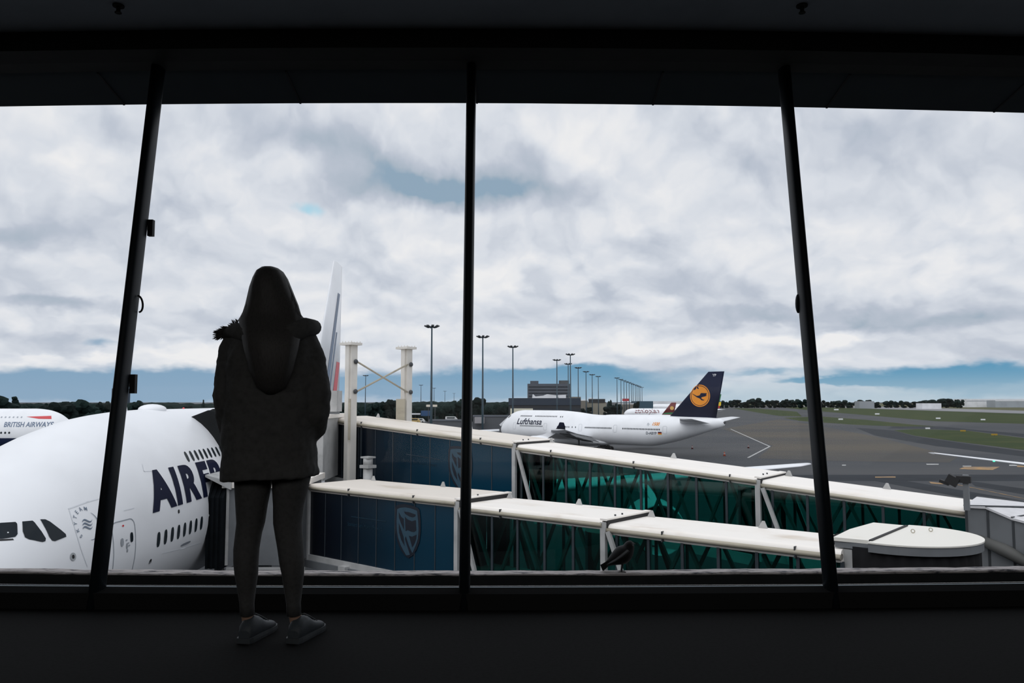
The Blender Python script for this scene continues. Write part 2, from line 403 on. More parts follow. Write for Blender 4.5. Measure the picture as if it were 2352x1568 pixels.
for sx, x0, x1 in (('left', -60, -7.6), ('right', 8.8, 62)):
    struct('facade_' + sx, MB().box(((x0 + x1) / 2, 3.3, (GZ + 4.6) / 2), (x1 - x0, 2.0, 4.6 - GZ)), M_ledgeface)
struct('roof', MB().box((.6, -.4, 3.62), (16.6, 11.6, .3)), M_wall)
def bay_top(dz): return LEAN * dz
for i in range(len(XE) - 1):
    a, b = XE[i], XE[i + 1]
    p = [(a, fy(a) + .012 + LEAN * .09, .09), (b, fy(b) + .012 + LEAN * .09, .09), (b, fy(b) + .012 + LEAN * (ZT), ZT), (a, fy(a) + .012 + LEAN * ZT, ZT)]
    struct('window_%d' % (i + 1), MB().prism(p, (0, .012, 0)), M_pane)
# leaning fin-shaped mullions with rounded edges
mul = []
for i, x in enumerate(XM):
    prof = []
    for k in range(20):
        a = 2 * PI * k / 20; c, s = math.cos(a), math.sin(a)
        prof.append((.0285 * math.copysign(abs(c) ** .75, c), .062 * math.copysign(abs(s) ** .8, s)))
    rr = [[Vector((x + u, fy(x) - .052 + LEAN * z + v, z)) for u, v in prof] for z in (0.0, .8, 1.6, 2.4, 3.165)]
    mul.append(tag(MB().loft(rr, True, True).build('trim_%d' % (7 + i), M_frame), kind='structure'))
def on_mullion(i, z, side, dy=-.06): return Vector((XM[i] + side * .0285, fy(XM[i]) + dy + LEAN * z, z))
L = 2
iL = min(range(len(XM)), key=lambda k: abs(XM[k] + 2.13)); iR = min(range(len(XM)), key=lambda k: abs(XM[k] - 1.647))
for zz, hh in ((1.50 + .55, .095), (1.145, .105)):
    c = on_mullion(iL, zz, 1, .0); MB().box(c + Vector((.012, 0, 0)), (.030, .03, hh)).build('bracket', M_black, mul[iL])
c = on_mullion(iL, 1.595, 1, -.03)
MB().tube([c + Vector((.004 + .024 * math.cos(a), -.012 * math.sin(a), .045 * math.sin(a))) for a in [-PI / 2 + PI * k / 10 for k in range(11)]], .0055, 8).build('pull_handle', M_black, mul[iL])
c = on_mullion(iR, 1.60, -1, -.02)
MB().ellip(c, (.014, .02, .055), n=12, m=8).build('latch', M_frame, mul[iR])
for px, lab in ((272, 'small dark sprinkler head on the ceiling above the left mullion'), (1842, 'small dark sprinkler head on the ceiling above the right mullion')):
    d = ray(px, 16); k = (3.16 - CAMZ) / d.z; p = Vector((0, 0, CAMZ)) + d * k
    s_ = thing('sprinkler_head', lab, 'sprinkler', p, 0, 'ceiling sprinklers')
    MB().tube([(0, 0, .012), (0, 0, -.03)], .011, 10).build('stem', M_beam, s_)
    MB().tube([(0, 0, .010), (0, 0, .002)], .03, 14).build('escutcheon', M_beam, s_)
    MB().tube([(0, 0, -.03), (0, 0, -.034)], .018, 12).build('deflector', M_beam, s_)

# ================================================================== PERSON
PY = 3.60
def P(x, y, dy=0.0):
    return at(x, y, PY + dy)
k1 = PY / F
per = thing('person', 'person in black hooded winter coat and leggings, back turned, standing at the window', 'person', (P(620, 1462).x, PY, 0))
# body: one continuous skin
def skin_mesh(name, nodes, edges, m, parent, sub=2, root=0):
    me = bpy.data.meshes.new(name); inv = ROOTM[parent].inverted()
    me.from_pydata([tuple(inv @ Vector(n[:3])) for n in nodes], edges, []); o = bpy.data.objects.new(name, me); COL.objects.link(o); o.parent = parent; ROOTM[o] = ROOTM[parent]
    md = o.modifiers.new('skin', 'SKIN'); md.use_smooth_shade = True
    if not me.skin_vertices: me.skin_vertices.new(name='skin') if hasattr(me.skin_vertices, 'new') else None
    for i, n in enumerate(nodes):
        r = n[3]; me.skin_vertices[0].data[i].radius = (r, n[4] if len(n) > 4 else r)
    me.skin_vertices[0].data[root].use_root = True
    sb = o.modifiers.new('sub', 'SUBSURF'); sb.levels = sub; sb.render_levels = sub
    me.materials.append(m); return o
def n3(p, r, r2=None): return (p.x, p.y, p.z, r) if r2 is None else (p.x, p.y, p.z, r, r2)
nodes = [n3(P(622, 1045), .085, .07), n3(P(622, 960), .085, .07), n3(P(622, 860), .10, .075), n3(P(622, 790), .085, .06), n3(P(622, 748), .036), n3(P(622, 715, .012), .034)]
edges = [(0, 1), (1, 2), (2, 3), (3, 4), (4, 5)]
for sg, legpx, arm in ((-1, [(582, 1110), (575, 1215), (566, 1275), (566, 1400)], [(565, 795), (532, 925), (560, 1015)]),
                       (1, [(668, 1110), (660, 1215), (668, 1275), (675, 1400)], [(680, 795), (718, 925), (690, 1010)])):
    b = len(nodes)
    for (x, y), r in zip(legpx, (.052, .042, .040, .028)): nodes.append(n3(P(x, y), r))
    nodes.append(n3(P(legpx[-1][0] + 8, 1440, .02), .03)); nodes.append(n3(P(legpx[-1][0] + 22, 1450, .12), .026))
    edges += [(0, b), (b, b + 1), (b + 1, b + 2), (b + 2, b + 3), (b + 3, b + 4), (b + 4, b + 5)]
    a = len(nodes)
    nodes += [n3(P(*arm[0]), .045), n3(P(*arm[1], -.01), .034), n3(P(*arm[2], .115), .022)]
    w = P(*arm[2], .115); inn = Vector((-sg, .25, -.25)).normalized()
    nodes.append((*(w + inn * .05), .026, .016)); edges += [(3, a), (a, a + 1), (a + 1, a + 2), (a + 2, a + 3)]
    palm = w + inn * .055; fdir = inn; side = Vector((0, -.6, -.8))
    for q, ln in enumerate((.068, .076, .072, .058)):
        f0 = palm + Vector((0, .004, .02 - .014 * q)); i0 = len(nodes)
        nodes += [(*(f0 + fdir * .028), .0085), (*(f0 + fdir * (.028 + ln * .5) + Vector((0, .008, -.006))), .008), (*(f0 + fdir * (.024 + ln * .85) + Vector((0, -.004, -.02))), .0065)]
        edges += [(a + 3, i0), (i0, i0 + 1), (i0 + 1, i0 + 2)]
    i0 = len(nodes); nodes += [(*(palm + Vector((0, .02, .026))), .010), (*(palm + fdir * .03 + Vector((0, .03, .036))), .008)]; edges += [(a + 2, i0), (i0, i0 + 1)]
hd = len(nodes)
nodes += [n3(P(622, 690, .02), .060, .075), n3(P(622, 660, .015), .070, .085), n3(P(622, 634, .005), .05, .06)]
edges += [(5, hd), (hd, hd + 1), (hd + 1, hd + 2)]
body = skin_mesh('body', nodes, edges, M_skin, per, 2)
hc = P(622, 664, .03)
MB().ellip(hc + Vector((0, .085, -.012)), (.011, .016, .022), n=10, m=6).build('nose', M_skin, per, True)
MB().ellip(hc + Vector((0, .078, -.047)), (.022, .008, .006), n=12, m=6).build('mouth', mat('lips', (.35, .12, .11), .5, var=.1), per, True)
for sg in (-1, 1):
    MB().ellip(hc + Vector((sg * .028, .076, .012)), (.013, .008, .007), n=12, m=6).build('eye', mat('eye_white', (.7, .7, .68), .3, var=.05), per, True)
    MB().ellip(hc + Vector((sg * .074, .0, -.01)), (.008, .018, .030), n=10, m=8).build('ear', M_skin, per, True)
# leggings
lg = MB()
for rows in ([(1085, 540, 624), (1120, 541, 621), (1160, 543, 613), (1200, 545, 607), (1225, 542, 600), (1260, 538, 594), (1290, 538, 592), (1320, 541, 591), (1350, 546, 587), (1385, 551, 583), (1412, 552, 584)],
             [(1085, 626, 715), (1120, 627, 707), (1160, 629, 697), (1200, 629, 692), (1225, 633, 693), (1260, 639, 696), (1290, 643, 698), (1320, 649, 697), (1350, 653, 694), (1385, 658, 690), (1412, 659, 691)]):
    rr = []
    for y, xl, xr in rows:
        c = P((xl + xr) / 2, y, -.02 if 1240 < y < 1330 else 0); h = (xr - xl) / 2 * k1
        rr.append([c + Vector((h * math.cos(a), h * 1.08 * math.sin(a), 0)) for a in [2 * PI * k / 18 for k in range(18)]])
    lg.loft(rr)
lg.loft([[P((540 + 715) / 2, y) + Vector((w * k1 * math.cos(a), .10 * math.sin(a), 0)) for a in [2 * PI * k / 20 for k in range(20)]] for y, w in ((1030, 80), (1065, 86), (1098, 82))])
leg_o = lg.build('leggings', M_legg, per, True)
# sneakers
for nm, hx, rot in (('left', 570, -.17), ('right', 681, -.22)):
    base = Vector((P(hx, 1440).x, PY - .055, 0)); Rm = Matrix.Rotation(rot, 3, 'Z')
    up, so_ = [], []
    for t_, wd, ht in ((0, .026, .055), (.02, .034, .085), (.06, .037, .105), (.095, .039, .098), (.13, .042, .072), (.17, .047, .058), (.21, .045, .048), (.235, .035, .036), (.25, .016, .024)):
        ring = []
        for k in range(16):
            a = PI * 2 * k / 16; c, s = math.cos(a), math.sin(a)
            ring.append(base + Rm @ Vector((wd * math.copysign(abs(c) ** .7, c), t_, .012 + (ht - .012) * (.5 + .5 * math.copysign(abs(s) ** .7, s)))))
        up.append(ring)
        so_.append([base + Rm @ Vector((x * (wd + .004), t_ * 1.04 - .005, z)) for x, z in ((-1, .001), (1, .001), (1.02, .012), (1, .024), (-1, .024), (-1.02, .012))])
    sh = MB().loft(up).build('shoe', M_shoe, per, True)
    MB().loft(so_, True, False).build('sole', M_sole, sh, True)
    lc = MB()
    for q in range(5):
        t_ = .10 + .018 * q; z = .103 - .0095 * q
        lc.tube([base + Rm @ Vector((x, t_, z - abs(x) * .35)) for x in (-.028, -.012, 0, .012, .028)], .0028, 6)
    lc.build('laces', M_sole, sh, True)
# coat: torso and sleeves grown together
ct = MB(); rr = []
for y, xl, xr, d in ((736, 588, 662, .075), (752, 556, 704, .10), (772, 532, 722, .125), (820, 524, 730, .15), (900, 520, 732, .155), (960, 516, 732, .155), (1010, 514, 726, .155), (1050, 516, 725, .16), (1082, 512, 728, .165), (1098, 511, 728, .165)):
    ring = []
    for k in range(28):
        a = 2 * PI * k / 28; c, s = math.cos(a), math.sin(a)
        q = P((xl + xr) / 2, y + (-(c) * 6 if y > 1070 else 0)); ring.append(q + Vector(((xr - xl) / 2 * k1 * math.copysign(abs(c) ** .8, c), d * math.copysign(abs(s) ** .85, s), 0)))
    rr.append(ring)
ct.loft(rr)
ct.tube([P(548, 774), P(535, 805), P(529, 860, -.01), P(525, 905, -.02), P(526, 945, -.02), P(533, 985, .02), P(548, 1016, .09), P(570, 1030, .14)], [.058, .064, .065, .067, .063, .058, .054, .05], 16)
ct.tube([P(697, 774), P(711, 806), P(720, 860, -.01), P(727, 900, -.02), P(724, 945, -.02), P(717, 982, .02), P(698, 1008, .09), P(676, 1022, .14)], [.055, .062, .064, .066, .064, .060, .055, .05], 16)
coat = ct.build('coat', M_person, per, True)
md = coat.modifiers.new('remesh', 'REMESH'); md.mode = 'VOXEL'; md.voxel_size = .010; md.use_smooth_shade = True
md = coat.modifiers.new('smooth', 'SMOOTH'); md.factor = .5; md.iterations = 5
tx = bpy.data.textures.new('creases', 'CLOUDS'); tx.noise_scale = .07; tx.noise_depth = 2
md = coat.modifiers.new('creases', 'DISPLACE'); md.texture = tx; md.strength = .022; md.mid_level = .5; md.texture_coords = 'LOCAL'
hd_ = MB()
hd_.tube([P(520, 768, -.01), P(540, 760, -.06), P(580, 768, -.125), P(622, 785, -.15), P(665, 768, -.125), P(703, 750, -.06), P(720, 752, -.01), P(715, 750, .06)], [.028, .036, .05, .06, .05, .042, .036, .02], 14)
hood = hd_.build('hood', M_person, coat, True)
fr = MB(); rf = random.Random(5)
for i in range(420):
    t_ = rf.random() ** 1.5
    if t_ < .6:
        q = t_ / .6; b0 = P(514 + 34 * q, 768 - 16 * q, -.01 - .03 * q); dr = Vector((-1.1 + q, rf.uniform(-.8, .5), rf.uniform(-.55, .75) - .2 + .3 * q))
    else:
        q = (t_ - .6) / .4; b0 = P(548 + 60 * q, 752 + 18 * q, -.05 - .07 * q); dr = Vector((rf.uniform(-.7, .3), -1, rf.uniform(-.2, .9)))
    dr = dr.normalized(); b0 = b0 + dr * .018; L_ = rf.uniform(.012, .034)
    fr.tube([b0, b0 + dr * L_ * .6 + Vector((0, 0, -.002)), b0 + dr * L_ + Vector((-.002, 0, -.006))], [.0035, .0022, .0004], 4, False)
fr.build('fur_trim', M_hair, hood, True)
# hair
hr = MB(); rr = []
for y, xl, xr, dc, dd in ((612.5, 616, 628, -.005, .02), (616, 602, 639, -.005, .06), (624, 591, 650, -.008, .085), (640, 583, 660, -.012, .10), (660, 576, 668, -.018, .105), (680, 571, 676, -.026, .10), (700, 566, 684, -.036, .095),
                          (718, 560, 689, -.05, .09), (735, 551, 694, -.065, .085), (760, 556, 690, -.105, .095), (800, 564, 682, -.145, .085), (850, 576, 670, -.155, .065), (890, 592, 655, -.155, .045), (905, 612, 632, -.15, .015)):
    c = P((xl + xr) / 2, y, dc); h = (xr - xl) / 2 * k1
    rr.append([c + Vector((h * math.cos(a) * (1 + .012 * math.cos(9 * a)), dd * math.sin(a) * (1 + .02 * math.cos(11 * a)), 0)) for a in [2 * PI * k / 40 for k in range(40)]])
hair = hr.loft(rr).build('hair', M_hair, per, True)
st = MB(); rs = random.Random(11)
for i in range(26):
    sg = rs.choice((-1, 1)); y0 = rs.uniform(625, 690)
    xs_ = [(576, 668), (566, 684), (558, 690), (549, 697)]
    f = rs.uniform(.2, 1)
    if sg < 0: pts = [(582 - (y0 - 640) * .24, y0), (566 - rs.uniform(-2, 1.5), 700), (557 - rs.uniform(-2, 3), 724), (545 - rs.uniform(-4, 7), 744)]
    else: pts = [(656 + (y0 - 640) * .32, y0), (679 + rs.uniform(-2, 3), 700), (686 + rs.uniform(-2, 4), 720), (695 + rs.uniform(-2, 6), 733)]
    st.tube([P(x, y, -.03 - .0006 * (y - 650) + rs.uniform(-.03, .03)) for x, y in pts], [.0008, .0009, .0008, .0003], 4, False)
st.build('loose_hair', M_hair, hair, True)

# ================================================================== BIRD on the ledge
BY = 4.99
def B(x, y, dy=0): p = at(x, y, BY); return Vector((p.x, BY + dy, p.z))
M_bird = mat('black_feathers', (.010, .010, .011), .6, var=.3, scale=60, spec=.2)
bird = thing('bird', 'small black bird perched on the weathered ledge outside the window', 'bird', B(1426, 1312))
bm_ = MB(); rr = []
spine = [(1389, 1298, .010, 0), (1401, 1290, .024, 0), (1414, 1282, .044, 0), (1427, 1276, .060, 0), (1437, 1268, .056, 0), (1443, 1260, .040, 0), (1445, 1254, .033, 0), (1447, 1249, .030, 0), (1449, 1245, .020, 0), (1451, 1242, .006, 0)]
bm_.tube([B(x, y) for x, y, r, q in spine], [r for x, y, r, q in spine], 16)
bb = bm_.build('body', M_bird, bird, True)
bb.modifiers.new('sub', 'SUBSURF').render_levels = 1
tl = MB()
for q in range(5): tl.bar(B(1402 + q, 1285 + q, -.012 + .006 * q), B(1379 + q * 1.5, 1298 + q * 3.2, -.02 + .01 * q), .014, .003, (0, 1, 0))
tl.build('tail_feathers', M_bird, bird, True)
for dy in (-.054, .054):
    wg = MB(); wg.tube([B(1440, 1260, dy), B(1428, 1270, dy * 1.15), B(1412, 1282, dy), B(1392, 1294, dy * .6)], [.020, .028, .020, .004], 12, True, True, .35); wg.build('wing', M_bird, bird, True)
MB().tube([B(1452, 1249, .02), B(1457, 1250, .035), B(1462, 1252, .045)], [.009, .006, .001], 8).build('beak', M_black, bird, True)
for dy in (-.016, .016):
    lm = MB(); lm.tube([B(1430, 1285, dy), B(1429, 1300, dy), B(1427, 1311, dy)], [.009, .004, .003], 8)
    f0 = B(1425, 1311.5, dy)
    for ddx, ddy in ((.03, -.008), (.032, 0), (.03, .01), (-.018, 0)): lm.tube([f0, f0 + Vector((ddx, ddy, -.002))], [.003, .0015], 6)
    lm.build('leg', M_black, bird, True)
for dy in (-.036, .036): MB().ellip(B(1451, 1251, dy), (.004, .002, .004), n=8, m=6).build('eye', mat('bird_eye', (.05, .04, .03), .1), bird, True)

# ================================================================== GROUND
def aspm(name, c1, c2, c3):
    m = bpy.data.materials.new(name); m.use_nodes = True; t = m.node_tree; E.t = t
    b = t.nodes['Principled BSDF']; b.inputs['Roughness'].default_value = .8; b.inputs['Specular IOR Level'].default_value = .25
    tc = t.nodes.new('ShaderNodeTexCoord'); mp = t.nodes.new('ShaderNodeMapping'); mp.inputs['Scale'].default_value = (.35, 1, 1); mp.inputs['Rotation'].default_value = (0, 0, .35)
    t.links.new(tc.outputs['Object'], mp.inputs[0])
    a = noise(mp.outputs[0], .018, 5, .6); bn = noise(mp.outputs[0], .12, 5, .6); f = noise(tc.outputs['Object'], 1.5, 3, .6)
    c = mixc(sstep(.38, .62, a), c1, c2); c = mixc(sstep(.5, .75, bn) * .6, c, c3); c = mixc(f * .35, c, c1)
    t.links.new(c, b.inputs['Base Color']); return m
M_asph = aspm('apron_asphalt', (.036, .040, .046), (.062, .062, .064), (.021, .023, .029))
M_asphw = aspm('worn_brown_asphalt', (.050, .047, .043), (.082, .068, .049), (.034, .034, .036))
M_asphd = mat('dark_new_asphalt', (.018, .022, .028), .85, var=.3, scale=.2, spec=.2)
M_runway = mat('pale_runway', (.20, .20, .21), .8, var=.2, scale=.02)
M_grass = mat('mown_grass', (.030, .046, .014), .9, scale=.05, col2=(.052, .062, .020), spec=.1)
M_dryg = mat('dry_grass', (.11, .11, .06), .9, var=.3, scale=.02, spec=.1)
M_wline = mat('white_ground_paint', (.42, .42, .41), .7, var=.3, scale=.6)
M_oline = mat('faded_orange_ground_paint', (.36, .20, .06), .7, scale=.5, col2=(.14, .11, .08))
gv = []
rad = [8, 20, 40, 80, 160, 320, 640, 1300, 2600, 5200, 9000]
ang_ = [2 * PI * i / 48 for i in range(48)]
struct('ground', MB().loft([[Vector((r * math.cos(a), r * math.sin(a), GZ)) for a in ang_] for r in rad], False, False), M_asph)
def gpoly(name, px, m, h=.01):
    mb = MB(); b = [gpt(x, y) for x, y in px]
    mb.prism([p + Vector((0, 0, 0)) for p in b], (0, 0, h)); return struct(name, mb, m)
gpoly('grass_field', [(1560, 926.5), (2352, 926.5), (2700, 927), (2700, 950), (2352, 944), (2060, 936.5), (1880, 932.5), (1760, 931.5), (1600, 932)], M_dryg, .02)
gpoly('runway', [(1780, 932), (1880, 931), (2060, 934), (2352, 943), (2700, 953), (2700, 962), (2352, 949.5), (2060, 940), (1880, 934.5)], M_runway, .03)
gpoly('grass_field', [(1770, 931.8), (1880, 934.6), (2060, 940.5), (2352, 950), (2700, 963), (2700, 990), (2352, 973), (2150, 967), (2000, 954), (1880, 944), (1820, 938)], M_grass, .025)
gpoly('grass_field', [(1682, 937), (1740, 938), (1830, 945), (1842, 956), (1790, 955), (1745, 948)], M_grass, .025)
gpoly('grass_field', [(1800, 959), (1885, 956), (1990, 964), (2088, 974), (2150, 979), (2060, 979), (1960, 975), (1835, 966)], M_grass, .025)
gpoly('grass_field', [(2053, 988), (2105, 985), (2224, 989), (2352, 1006), (2700, 1055), (2700, 1100), (2352, 1033), (2200, 1014), (2100, 1000)], M_grass, .025)
gpoly('taxiway_shoulder', [(2050, 979), (2160, 979), (2240, 987), (2352, 996), (2352, 1004), (2224, 988), (2105, 984), (2040, 984)], M_asphd, .012)
gpoly('taxiway_shoulder', [(1965, 982), (2050, 988), (2100, 1001), (2200, 1016), (2352, 1036), (2352, 1048), (2150, 1024), (2010, 1000)], M_asphd, .012)
gpoly('worn_taxiway', [(1660, 985), (1790, 962), (1850, 972), (2010, 1002), (2200, 1050), (2180, 1062), (1900, 1058), (1740, 1052), (1775, 1023)], M_asphw, .012)
gpoly('taxiway_band', [(1640, 1091), (2600, 1089), (2600, 1104), (1640, 1104)], M_asphd, .014)
gpoly('taxiway_band', [(2010, 1104), (2080, 1104), (2352, 1150), (2700, 1210), (2700, 1240), (2352, 1168), (2180, 1136)], M_asphd, .016)
gpoly('taxiway_band', [(2225, 1104), (2352, 1122), (2600, 1160), (2600, 1185), (2352, 1135), (2240, 1116)], M_asphd, .016)
def gline(name, pts, w, m, h=.02):
    mb = MB()
    for a, b in zip(pts[:-1], pts[1:]): mb.bar(gpt(*a) + Vector((0, 0, h)), gpt(*b) + Vector((0, 0, h)), w, .01)
    return struct(name, mb, m)
gline('ground_marking_line', [(1678, 985), (1768, 1025), (1718, 1051)], .5, M_wline)
gline('ground_marking_line', [(2185, 1110), (2240, 1121), (2352, 1145), (2500, 1180)], .25, M_oline)
for nm, q, m in (('ground_marking_line', [(2010, 1094.5), (2057, 1094), (2057, 1096.5), (2010, 1096.5)], M_oline), ('ground_marking_line', [(2134, 1106), (2160, 1109), (2168, 1112), (2138, 1110)], M_oline),
                 ('ground_marking_line', [(2215, 1072), (2296, 1072), (2280, 1079), (2203, 1077)], M_oline), ('ground_marking_line', [(2127, 1065), (2156, 1065), (2156, 1067), (2129, 1067)], M_wline),
                 ('ground_marking_line', [(2211, 1069.5), (2231, 1069.5), (2231, 1071), (2211, 1071)], M_wline), ('ground_marking_line', [(2318, 1067), (2336, 1067), (2336, 1069.5), (2318, 1069.5)], M_wline),
                 ('ground_marking_line', [(1934, 1067), (1943, 1067), (1943, 1069), (1934, 1069)], M_wline), ('ground_marking_line', [(2336, 1068), (2400, 1069), (2400, 1073), (2336, 1072)], M_oline)):
    gpoly(nm, q, m, .022)

# ================================================================== AIRCRAFT
def naca(x, t): return 5 * t * (.2969 * math.sqrt(max(x, 0)) - .126 * x - .3516 * x * x + .2843 * x ** 3 - .1036 * x ** 4)
AF_X = [0, .012, .04, .1, .2, .35, .5, .7, .88, 1.0]
class Plane:
    """local frame: nose at x = 0, tail towards +x, port side towards -y, z = height over the apron"""
    dx = 0.0
    def __init__(s, name, label, loc, rz, st, scale=1.0, cat='airplane', group=None, m=None, pe=1.0):
        s.st = st; s.k = scale; s.root = thing(name, label, cat, loc, rz, group); s.xs = [q[0] for q in st]; s.pe = pe
        if scale != 1: s.root.scale = (scale,) * 3; ROOTM[s.root] = ROOTM[s.root] @ Matrix.Scale(scale, 4)
        n = 90; L_ = s.xs[-1]; rings = []
        for i in range(n + 1):
            t = i / n; x = L_ * (t ** 1.6 if t < .0 else t)
            if i <= 40: x = (i / 40) ** 1.7 * L_ * .24
            else: x = L_ * .24 + L_ * .76 * (i - 40) / 50
            rings.append([Vector((x, *s.sec(x, 2 * PI * k / 56))) for k in range(56)])
        s.fus = MB().loft(rings).build('fuselage', m or M_white, s.root)
    def par(s, x): return [pchip(s.xs, [q[j] for q in s.st], x) for j in range(1, 6)]       # bot, top, w, c, e(upper)
    def sec(s, x, a):
        b, t, w, c, e = s.par(x); cs, sn = math.cos(a), math.sin(a)
        if sn >= 0: return (w * math.copysign(abs(cs) ** e, cs), c + (t - c) * sn ** s.pe)
        return (w * math.copysign(abs(cs), cs), c + (c - b) * sn)
    def y(s, x, z):
        b, t, w, c, e = s.par(x)
        if z >= c: q = min(1, max(0, (z - c) / max(t - c, .01))) ** (1 / s.pe); return w * math.sqrt(max(0, 1 - q * q)) ** e
        q = min(1, (c - z) / max(c - b, .01)); return w * math.sqrt(max(0, 1 - q * q))
    def pt(s, x, z, side, eps=.015): return Vector((x, side * (s.y(x, z) + eps), z))           # side -1 port, +1 starboard
    def decal(s, name, vs, fs, m, side, eps=.015, parent=None):
        mb = MB().add([s.pt(x + s.dx, z, side, eps) for x, z in vs], fs, True); return mb.build(name, m, parent or s.fus, fix=False)
    def text(s, body, x0, z0, h, m, side=-1, w=1.0, bold=.012, shear=0, step=.15, name='lettering', eps=.02, tilt=0):
        v, f, W = text_mesh(body, bold, shear, step); d = 1 if side < 0 else -1
        return s.decal(name, [(x0 + d * p.x * h * w, z0 + p.y * h + tilt * p.x * h) for p in v], f, m, side, eps)
    def oval(s, x, z, w, h, m, side=-1, n=12, name='cabin_window', e=.75, lean=0, eps=.015):
        vs = [(x + w / 2 * math.copysign(abs(math.cos(a)) ** e, math.cos(a)), z + h / 2 * math.copysign(abs(math.sin(a)) ** e, math.sin(a))) for a in [2 * PI * k / n for k in range(n)]]
        return s.decal(name, vs, [tuple(range(n))], m, side, eps)
    def outline(s, x, z, w, h, m, side=-1, t=.04, name='door_outline', r=.25, eps=.012):
        pts = []
        for cx, cz, a0 in ((x + w / 2 - r, z + h / 2 - r, 0), (x - w / 2 + r, z + h / 2 - r, PI / 2), (x - w / 2 + r, z - h / 2 + r, PI), (x + w / 2 - r, z - h / 2 + r, 1.5 * PI)):
            pts += [(cx, cz, a0 + PI / 2 * k / 4) for k in range(5)]
            if len(pts) in (5, 15): pass
        full = []; n = len(pts)
        for i in range(n):
            a, b = pts[i], pts[(i + 1) % n]; full.append(a)
            if (i + 1) % 5 == 0 and (i // 5) % 2 == 0 or (i + 1) % 5 == 0:
                A = (a[0] + r * math.cos(a[2]), a[1] + r * math.sin(a[2])); Bq = (b[0] + r * math.cos(b[2]), b[1] + r * math.sin(b[2]))
                for q in range(1, 6): full.append((A[0] + (Bq[0] - A[0]) * q / 6 - r * math.cos(a[2]), A[1] + (Bq[1] - A[1]) * q / 6 - r * math.sin(a[2]), a[2]))
        vs = [(cx + (r + o) * math.cos(a), cz + (r + o) * math.sin(a)) for cx, cz, a in full for o in (0, t)]; n = len(full)
        return s.decal(name, vs, [(2 * i, 2 * i + 1, 2 * ((i + 1) % n) + 1, 2 * ((i + 1) % n)) for i in range(n)], m, side, eps)
    def wing(s, stn, side, name='wing', m=None, parent=None):         # stn: xLE, y, z, chord, thickness, twist(rad, nose up +)
        rings = []
        for xl, y, z, c, t, tw in stn:
            pr = [(x, naca(x, t)) for x in AF_X] + [(x, -naca(x, t) * .8) for x in reversed(AF_X[1:-1])]
            rings.append([Vector((xl + x * c, side * y, z + yy * c - x * c * tw)) for x, yy in pr])
        return MB().loft(rings).build(name, m or M_white, parent or s.root)
    def fin(s, stn, m, name='tail_fin', parent=None):                 # stn: z, xLE, chord, thick
        s.fs = stn; rings = []
        for z, xl, c, t in stn:
            pr = [(x, naca(x, t)) for x in AF_X] + [(x, -naca(x, t)) for x in reversed(AF_X[1:-1])]
            rings.append([Vector((xl + x * c, yy * c, z)) for x, yy in pr])
        return MB().loft(rings).build(name, m, parent or s.root)
    def finy(s, x, z):
        a, b = s.fs[0], s.fs[-1]; q = (z - a[0]) / (b[0] - a[0]); xl = a[1] + (b[1] - a[1]) * q; c = a[2] + (b[2] - a[2]) * q; t = a[3] + (b[3] - a[3]) * q
        return naca(min(1, max(0, (x - xl) / c)), t) * c
    def findecal(s, name, poly, m, parent, eps=.02, step=.8, sides=(-1, 1)):
        v, f = poly_grid(poly, step)
        for sd in sides: MB().add([(p.x, sd * (s.finy(p.x, p.y) + eps), p.y) for p in v], f).build(name, m, parent, fix=False)
    def engine(s, x, y, z, r, L_, side, pyl, m=None):                 # x of the inlet; pyl: (x,z) where the pylon meets the wing
        prof = [(0.55, .80), (.15, .86), (.03, .92), (0, .96), (.03, 1.0), (.15, 1.05), (.45, 1.08), (.7, 1.0), (.95, .84), (1.0, .80), (.98, .74), (.9, .70)]
        rings = [[Vector((x + a * L_, side * y + b * r * math.cos(2 * PI * k / 28), z + b * r * math.sin(2 * PI * k / 28))) for k in range(28)] for a, b in prof]
        e = MB().loft(rings, False).build('engine', m or M_white, s.root)
        MB().tube([(x + .35 * L_, side * y, z), (x + .36 * L_, side * y, z)], r * .86, 28).build('fan', M_dkgrey, e)
        MB().tube([(x + .22 * L_, side * y, z), (x + .28 * L_, side * y, z), (x + .35 * L_, side * y, z)], [.02 * r, .16 * r, .26 * r], 14).build('spinner', M_dkgrey, e)
        MB().tube([(x + .9 * L_, side * y, z), (x + 1.2 * L_, side * y, z), (x + 1.35 * L_, side * y, z)], [.55 * r, .42 * r, .1 * r], 18).build('exhaust_cone', M_metal, e)
        py = MB(); w = .16 * r
        py.add([Vector(p) for q in (-w, w) for p in ((x + .2 * L_, side * y + q, z + r * 1.0), (x + .95 * L_, side * y + q, z + r * .8), (pyl[0] + .5 * L_, side * y + q, pyl[1]), (pyl[0], side * y + q, pyl[1]))],
               [(3, 2, 1, 0), (4, 5, 6, 7), (0, 1, 5, 4), (1, 2, 6, 5), (2, 3, 7, 6), (3, 0, 4, 7)]); py.build('pylon', m or M_white, e)
    def gear(s, x, y, z, r, rows=2, name='landing_gear'):
        g = MB().tube([(x, y, z), (x, y, r)], .22, 10).bar((x - (rows - 1) * r * 1.2, y, r), (x + (rows - 1) * r * 1.2 + .01, y, r), .2, .25).build(name, M_dkgrey, s.root)
        for i in range(rows):
            for d in (-.55, .55):
                cx = x + (i - (rows - 1) / 2) * r * 2.3
                MB().tube([(cx, y + d - .22, r), (cx, y + d - .16, r), (cx, y + d + .16, r), (cx, y + d + .22, r)], [r * .8, r, r, r * .8], 20).build('wheel', M_black, g)

